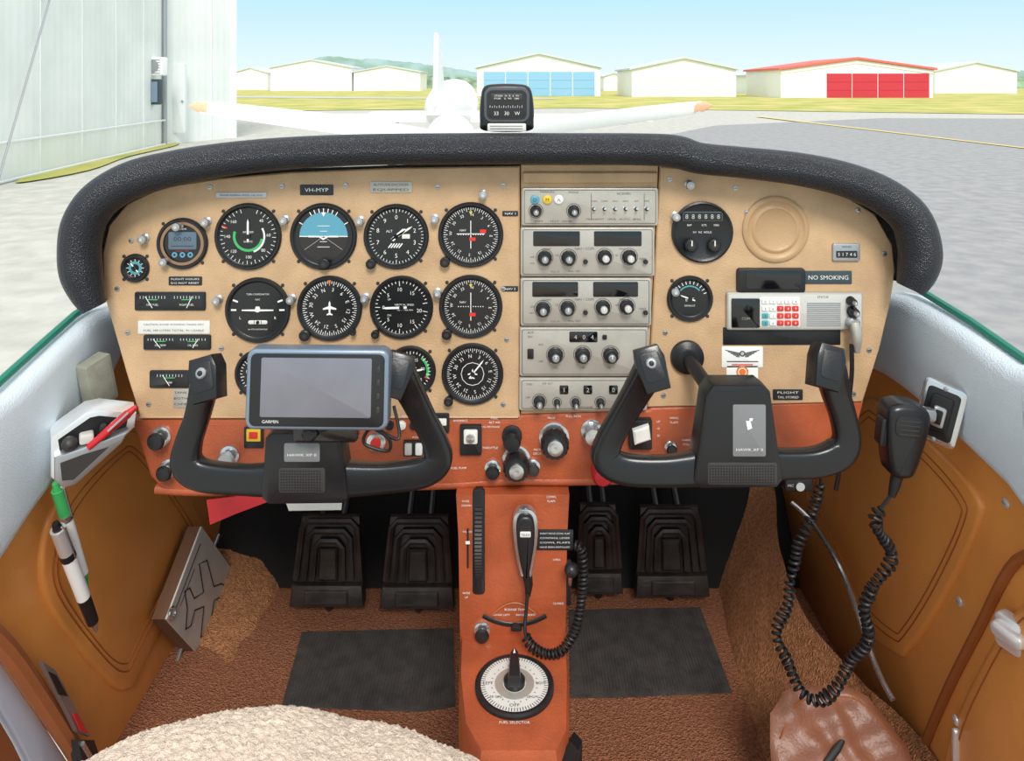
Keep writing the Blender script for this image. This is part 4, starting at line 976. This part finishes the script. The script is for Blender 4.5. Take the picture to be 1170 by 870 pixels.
g=G(True); pth=crm([W(1023,560,.9),W(1006,582,.9),W(998,600,.9),W(1019,632,.91),W(1006,662,.91),W(988,690,.92),W(992,722,.92),W(974,752,.93),W(962,778,.93),W(938,800,.94),W(916,792,.95),W(903,762,.96),W(888,730,.97),W(896,690,.98),W(906,655,.985),W(912,622,.99),W(928,590,1.0),W(936,565,1.0),W(938,548,1.0)],8)
g.tube(pth[:9],.0024,RUB,6); coil(pth[8:-3],.0056,.0078,RUB,.0021,g,.5); g.tube(pth[-5:],.0024,RUB,6); t.part('coiled_cord',g)
g=G(); g.rbox(0,0,32,14,-12,4,BLK,3,1.5); g.lathe(0,0,[(5,4),(5,7),(0,7)],SIL,14); g.text('MIC',-10,0,4.2,3,WHT)
solo('microphone_jack','black microphone jack box under the panel','jack',g,W(912,553,1.0),'P',s1)
# ---------------------------------------------------------------- pedals
def pedal(px,py,w,h,d,label):
    t=T('rudder_pedal',label,'pedal',W(px,py,d),'P',d/F,group='rudder pedals',rot=(-8,0,0))
    w2=w/2;h2=h/2
    tp=lambda k,y0,y1:[(-w2*k*(1-.2*(y0+h2)/h),y0),(w2*k*(1-.2*(y0+h2)/h),y0),(w2*k*(1-.2*(y1+h2)/h),y1),(-w2*k*(1-.2*(y1+h2)/h),y1)]
    g=G(); g.poly(tp(1,-h2,h2),-8,0,PED,2.5,steps=2)
    def ringp(k,ytop,z,wd):
        y0=-h2*.42; a=tp(k,y0,ytop)
        P=[a[0],a[3],a[2],a[1]]
        P=[P[0],(P[1][0],P[1][1]-7),(P[1][0]+7,P[1][1]),(P[2][0]-7,P[2][1]),(P[2][0],P[2][1]-7),P[3]]
        g.tube([(x,y,z) for x,y in P],wd,PED,6,el=1.1,se=.6)
    ringp(.92,h2*.92,2.5,3.4); ringp(.68,h2*.70,3.5,3.4); ringp(.44,h2*.48,4.5,3.4)
    g.poly(tp(.28,-h2*.42,h2*.3),0,7,PED,2)
    g.poly(tp(1.0,-h2,-h2*.5),0,9,PED,3,steps=2); g.poly(tp(.6,-h2*.92,-h2*.6),9,12,PED,1.5)
    t.part('pedal_plate',g)
    for sx in (-1,1):
        g=G(); g.tube([(sx*w2*.3,h2*.7,-6),(sx*w2*.3,h2*1.6,-60)],4,BLK,8); t.part('pedal_arm',g)
    g=G(); g.tube([(0,-h2,-4),(0,-h2-8,-10)],5,BLK,8); t.part('pedal_pivot',g)
pedal(376,640,84,92,1.40,'worn metal rudder pedal with ribbed tread')
pedal(478,641,84,94,1.39,'worn metal rudder pedal with ribbed tread')
pedal(684,626,52,92,1.44,'worn metal rudder pedal beside the pedestal')
pedal(766,629,84,92,1.44,'worn metal rudder pedal with ribbed tread')
# ---------------------------------------------------------------- left door items
def wl(x,y,o=.0): return WX(x,y,XL)+Vector((o,0,0))
t=T('wall_ashtray','chrome wall cup holding red pen and oddments','ashtray',W(107,503,.93),'L',.001,rot=(0,-58,0))
body=[(-46,14),(-8,36),(8,36),(48,22),(46,4),(-20,-50),(-34,-50),(-46,-34)]
g=G(); g.poly(body,-40,0,CHR,3,steps=2); t.part('back_plate',g,'chrome bracket frame')
g=G(); g.poly([(-38,10),(-4,29),(6,29),(38,18),(36,6),(-10,-4),(-36,-6)],0,.8,HOLE); t.part('cup_opening',g,'dark opening')
g=G(); g.poly([(-42,-4),(-12,0),(38,8),(30,-6),(-20,-44),(-32,-44),(-42,-32)],0,16,ALU,3,steps=2); g.poly([(-36,-12),(-12,-8),(16,-6),(-22,-36),(-34,-34)],16,16.6,DGR); t.part('cup',g,'chrome cup front')
g=G(); g.ball((-26,6,9),9,DGR,12); g.rbox(-8,8,16,12,2,14,GRY2,3,2); g.rbox(10,12,9,18,2,14,BLK,3,2); t.part('oddments',g)
M=t.M; pp=lambda x,y,z: M@Vector((x*.001,y*.001,z*.001))
g=G(True); g.tube([pp(-6,-2,14),pp(22,22,22),pp(36,34,26)],[.004,.0055,.0055],REDP,10); g.tube([pp(36,34,26),pp(46,42,28)],[.005,.003],REDP,10); g.tube([pp(14,19,29),pp(36,38,33)],.0014,SIL,6)
solo('red_pen','red plastic pen resting in the wall cup','pen',g,pp(22,22,22),'W')
BEI=mat('worn_plate','#8F9080',.6,var=.15,vscale=40)
g=G(); g.rbox(0,0,38,66,-24,-4,BEI,3,1.5); g.rbox(0,0,30,57,-4.2,-3.4,mat('worn_plate_face','#9C9C8C',.65,0,1,900,.12,60),2,.3)
M0=Matrix.Translation(W(120,438,1.0))@BAS['L']@Matrix.Rotation(math.radians(-22),4,'Y')@Matrix.Rotation(math.radians(12),4,'Z')
LD.part_at('cover_plate',g,M0,.001,'worn grey-green flat cover plate')
def pen(a,b,segs,label):
    g=G(True); a=Vector(a);b=Vector(b)
    for t0,t1,r0,r1,m in segs: g.tube([a+(b-a)*t0,a+(b-a)*((t0+t1)/2),a+(b-a)*t1],[r0*.98,(r0+r1)/2*.98,r1*.98],m,12)
    n=Vector((.0085,0,0)); g.tube([a+(b-a)*.03+n*.6,a+(b-a)*.05+n,a+(b-a)*.3+n],.0014,SIL,6)
    solo('ballpoint_pen',label,'pen',g,(a+b)/2,'W',group='pens clipped on the door')
pen(wl(36,552,.03),wl(74,672,.03),[(0,.06,.004,.006,GRN),(.06,.28,.0075,.0075,GRN),(.28,.33,.008,.008,SIL),(.33,.85,.0075,.007,WPAINT),(.85,1,.006,.002,GRN)],'green and white click pen with clip')
pen(wl(30,598,.036),wl(80,722,.036),[(0,.05,.004,.006,BLK),(.05,.25,.009,.009,CHR),(.25,.3,.0095,.0095,BLK),(.3,.66,.009,.0085,WPAINT),(.66,.9,.0085,.0075,BLK),(.9,1,.006,.002,SIL)],'chunky silver and white click pen with black grip')
c=[wl(203,602,.04),wl(249,662,.04),wl(207,756,.04),wl(160,708,.04)]
t=T('flight_handbook','light grey pilot handbook with airplane outline in door pocket','book',(c[0]+c[2])/2,'W')
g=G(True); g.prism(c,(.003,0,0),PAPER); t.part('cover',g)
g=G(True); g.prism([v+Vector((-.022,0,0)) for v in c],(.0215,0,0),PAGE); t.part('pages',g)
def bl(u,v,o=.0031):
    p=c[3]*(1-u)*(1-v)+c[2]*u*(1-v)+c[1]*u*v+c[0]*(1-u)*v; return p+Vector((o,0,0))
g=G(True); P=[(0,10),(1.8,7),(2,3),(10,0),(10,-4),(2,-2.4),(1.6,-7),(5,-9),(5,-11.5),(0,-10.5)]; P=P+[(-x,y) for x,y in P[::-1][1:-1]]
g.tube([bl(.56+(x+y)*.027,.52+(y-x)*.027) for x,y in P],.0014,PLAC,5,True)
g.tube([bl(.08,.15),bl(.08,.85)],.0011,PLAC,5); g.tube([bl(.14,.2),bl(.14,.6)],.0008,PLAC,5)
t.part('airplane_outline',g,'black airplane outline print')
g=G(True); g.tube([bl(.04+.05*math.cos(a*math.pi/6),.08+.06*math.sin(a*math.pi/6),.004) for a in range(12)],.0022,SIL,6,True); t.part('binder_ring',g)
t=T('door_sill_strip','metal latch strip with black label on the door edge','latch strip',wl(45,790,.03),'W')
g=G(True); g.prism([wl(24,756,.02),wl(40,766,.02),wl(82,842,.02),wl(66,836,.02)],(.006,0,0),ALU); t.part('strip',g)
g=G(True); g.prism([wl(30,768,.027),wl(38,772,.027),wl(52,796,.027),wl(42,794,.027)],(.002,0,0),BLK); g.prism([wl(58,815,.027),wl(64,816,.027),wl(76,838,.027),wl(68,836,.027)],(.002,0,0),REDM); t.part('label_plate',g)
g=G(True); g.prism([wl(66,846,.012),wl(86,846,.012),wl(96,876,.012),wl(76,884,.012)],(.014,0,0),BLK); g.tube([wl(70,850,.028),wl(86,876,.028)],.003,SIL,8); t.part('latch_block',g,'dark latch fitting')
g=G(True); a=[W(236,572,.985),W(300,564,.985),W(308,573,.985),W(268,588,.985),W(240,600,.985)]
g.prism(a,(0,.002,0),REDP); g.tube([W(285,552,.985),W(288,568,.985)],.0015,REDP,6); solo('red_tag','red fabric control lock tag hanging under the panel','tag',g,a[2],'W')
g=G(True); a=[W(320,556,.985),W(392,556,.985),W(390,583,.985),W(330,584,.985)]
g.prism(a,(0,.002,0),PLT); solo('paper_card','white card tucked beneath the panel','card',g,a[1],'W')
# ---------------------------------------------------------------- fleece seat
t=T('pilot_seat','seat covered with curly cream sheepskin','seat',(-.17,.4,FZ),'W')
nu,nv=540,230; vs=[];fs=[]
def spow(c,e): return math.copysign(abs(c)**e,c)
cx,cy,cz=-.142,.35,-.562; ax,ay,az=.238,.268,.1
for j in range(nv+1):
    ph=-.25+(math.pi/2+.25)*(1-j/nv)
    for i in range(nu):
        th=2*math.pi*i/nu
        cp=spow(math.cos(ph),.66)
        x=ax*cp*spow(math.cos(th),.9); y=ay*cp*spow(math.sin(th),.85); z=az*spow(math.sin(ph),.78)
        z+=-.026*x/ax*abs(x/ax)-.018*(x/ax)
        p=Vector((cx+x,cy+y,CZ+cz+z)); nrm=Vector((x/ax**2,y/ay**2,z/az**2)).normalized()
        d0=noise.voronoi(p*240+Vector((noise.noise(p*80),noise.noise(p*80+Vector((7,0,0))),0))*1.4)[0][0]
        dd=(.5-d0)*.0036+noise.noise(p*450)*.0016+noise.noise(p*16)*.006
        vs.append(tuple(p+nrm*dd))
for j in range(nv):
    for i in range(nu): a=j*nu+i;b=j*nu+(i+1)%nu; fs.append((a,b,b+nu,a+nu))
g=G(True); g.add(vs,fs,FLEECE); ob=t.part('sheepskin_cover',g,'curly cream sheepskin')
for e in ob.data.edges: e.use_edge_sharp=False
g=G(True); g.prism([(-.3,.16,CZ-.64),(.0,.16,CZ-.64),(.0,.5,CZ-.64),(-.3,.5,CZ-.64)],(0,0,.05),SEAT)
t.part('seat_cushion_base',g)
for x in (-.28,-.03):
    g=G(True)
    for y in (.2,.48): g.tube([(x,y,CZ-.64),(x,y,FZ+.01)],.012,ALU,10)
    g.prism([(x-.015,.16,FZ),(x+.015,.16,FZ),(x+.015,.56,FZ),(x-.015,.56,FZ)],(0,0,.02),ALU)
    t.part('seat_leg',g)
# ================================================================ LIGHT / CAMERA
w=bpy.data.worlds.new('sky'); S.world=w; w.use_nodes=True; nt=w.node_tree
bg=nt.nodes['Background']; tc=nt.nodes.new('ShaderNodeTexCoord'); sp=nt.nodes.new('ShaderNodeSeparateXYZ'); rp=nt.nodes.new('ShaderNodeValToRGB')
nt.links.new(tc.outputs['Generated'],sp.inputs[0]); nt.links.new(sp.outputs['Z'],rp.inputs['Fac']); nt.links.new(rp.outputs['Color'],bg.inputs['Color'])
e=rp.color_ramp.elements; e[0].position=0; e[0].color=lin('#DAE8EA'); e[1].position=.12; e[1].color=lin('#AED8E9')
k=e.new(.4); k.color=lin('#E8EEF3'); k=e.new(1); k.color=lin('#F4F4F4')
bg.inputs['Strength'].default_value=1.25
def sun(d,en,ang,col):
    l=bpy.data.lights.new('sun','SUN'); l.energy=en; l.angle=math.radians(ang); l.color=col
    o=bpy.data.objects.new('sun',l); o.rotation_euler=Vector(d).to_track_quat('-Z','Y').to_euler(); o.location=(0,-3,6); COL.objects.link(o)
sun((-.1,.74,-.7),2.7,18,(1,.96,.9))
cam=bpy.data.cameras.new('camera'); cam.sensor_width=36; cam.lens=F/1170*36; cam.shift_y=-340/1170; cam.clip_start=.02; cam.clip_end=3000
co=bpy.data.objects.new('camera',cam); co.location=(0,0,CZ); co.rotation_euler=(math.radians(90),0,0); COL.objects.link(co); S.camera=co
S.view_settings.view_transform='Standard'
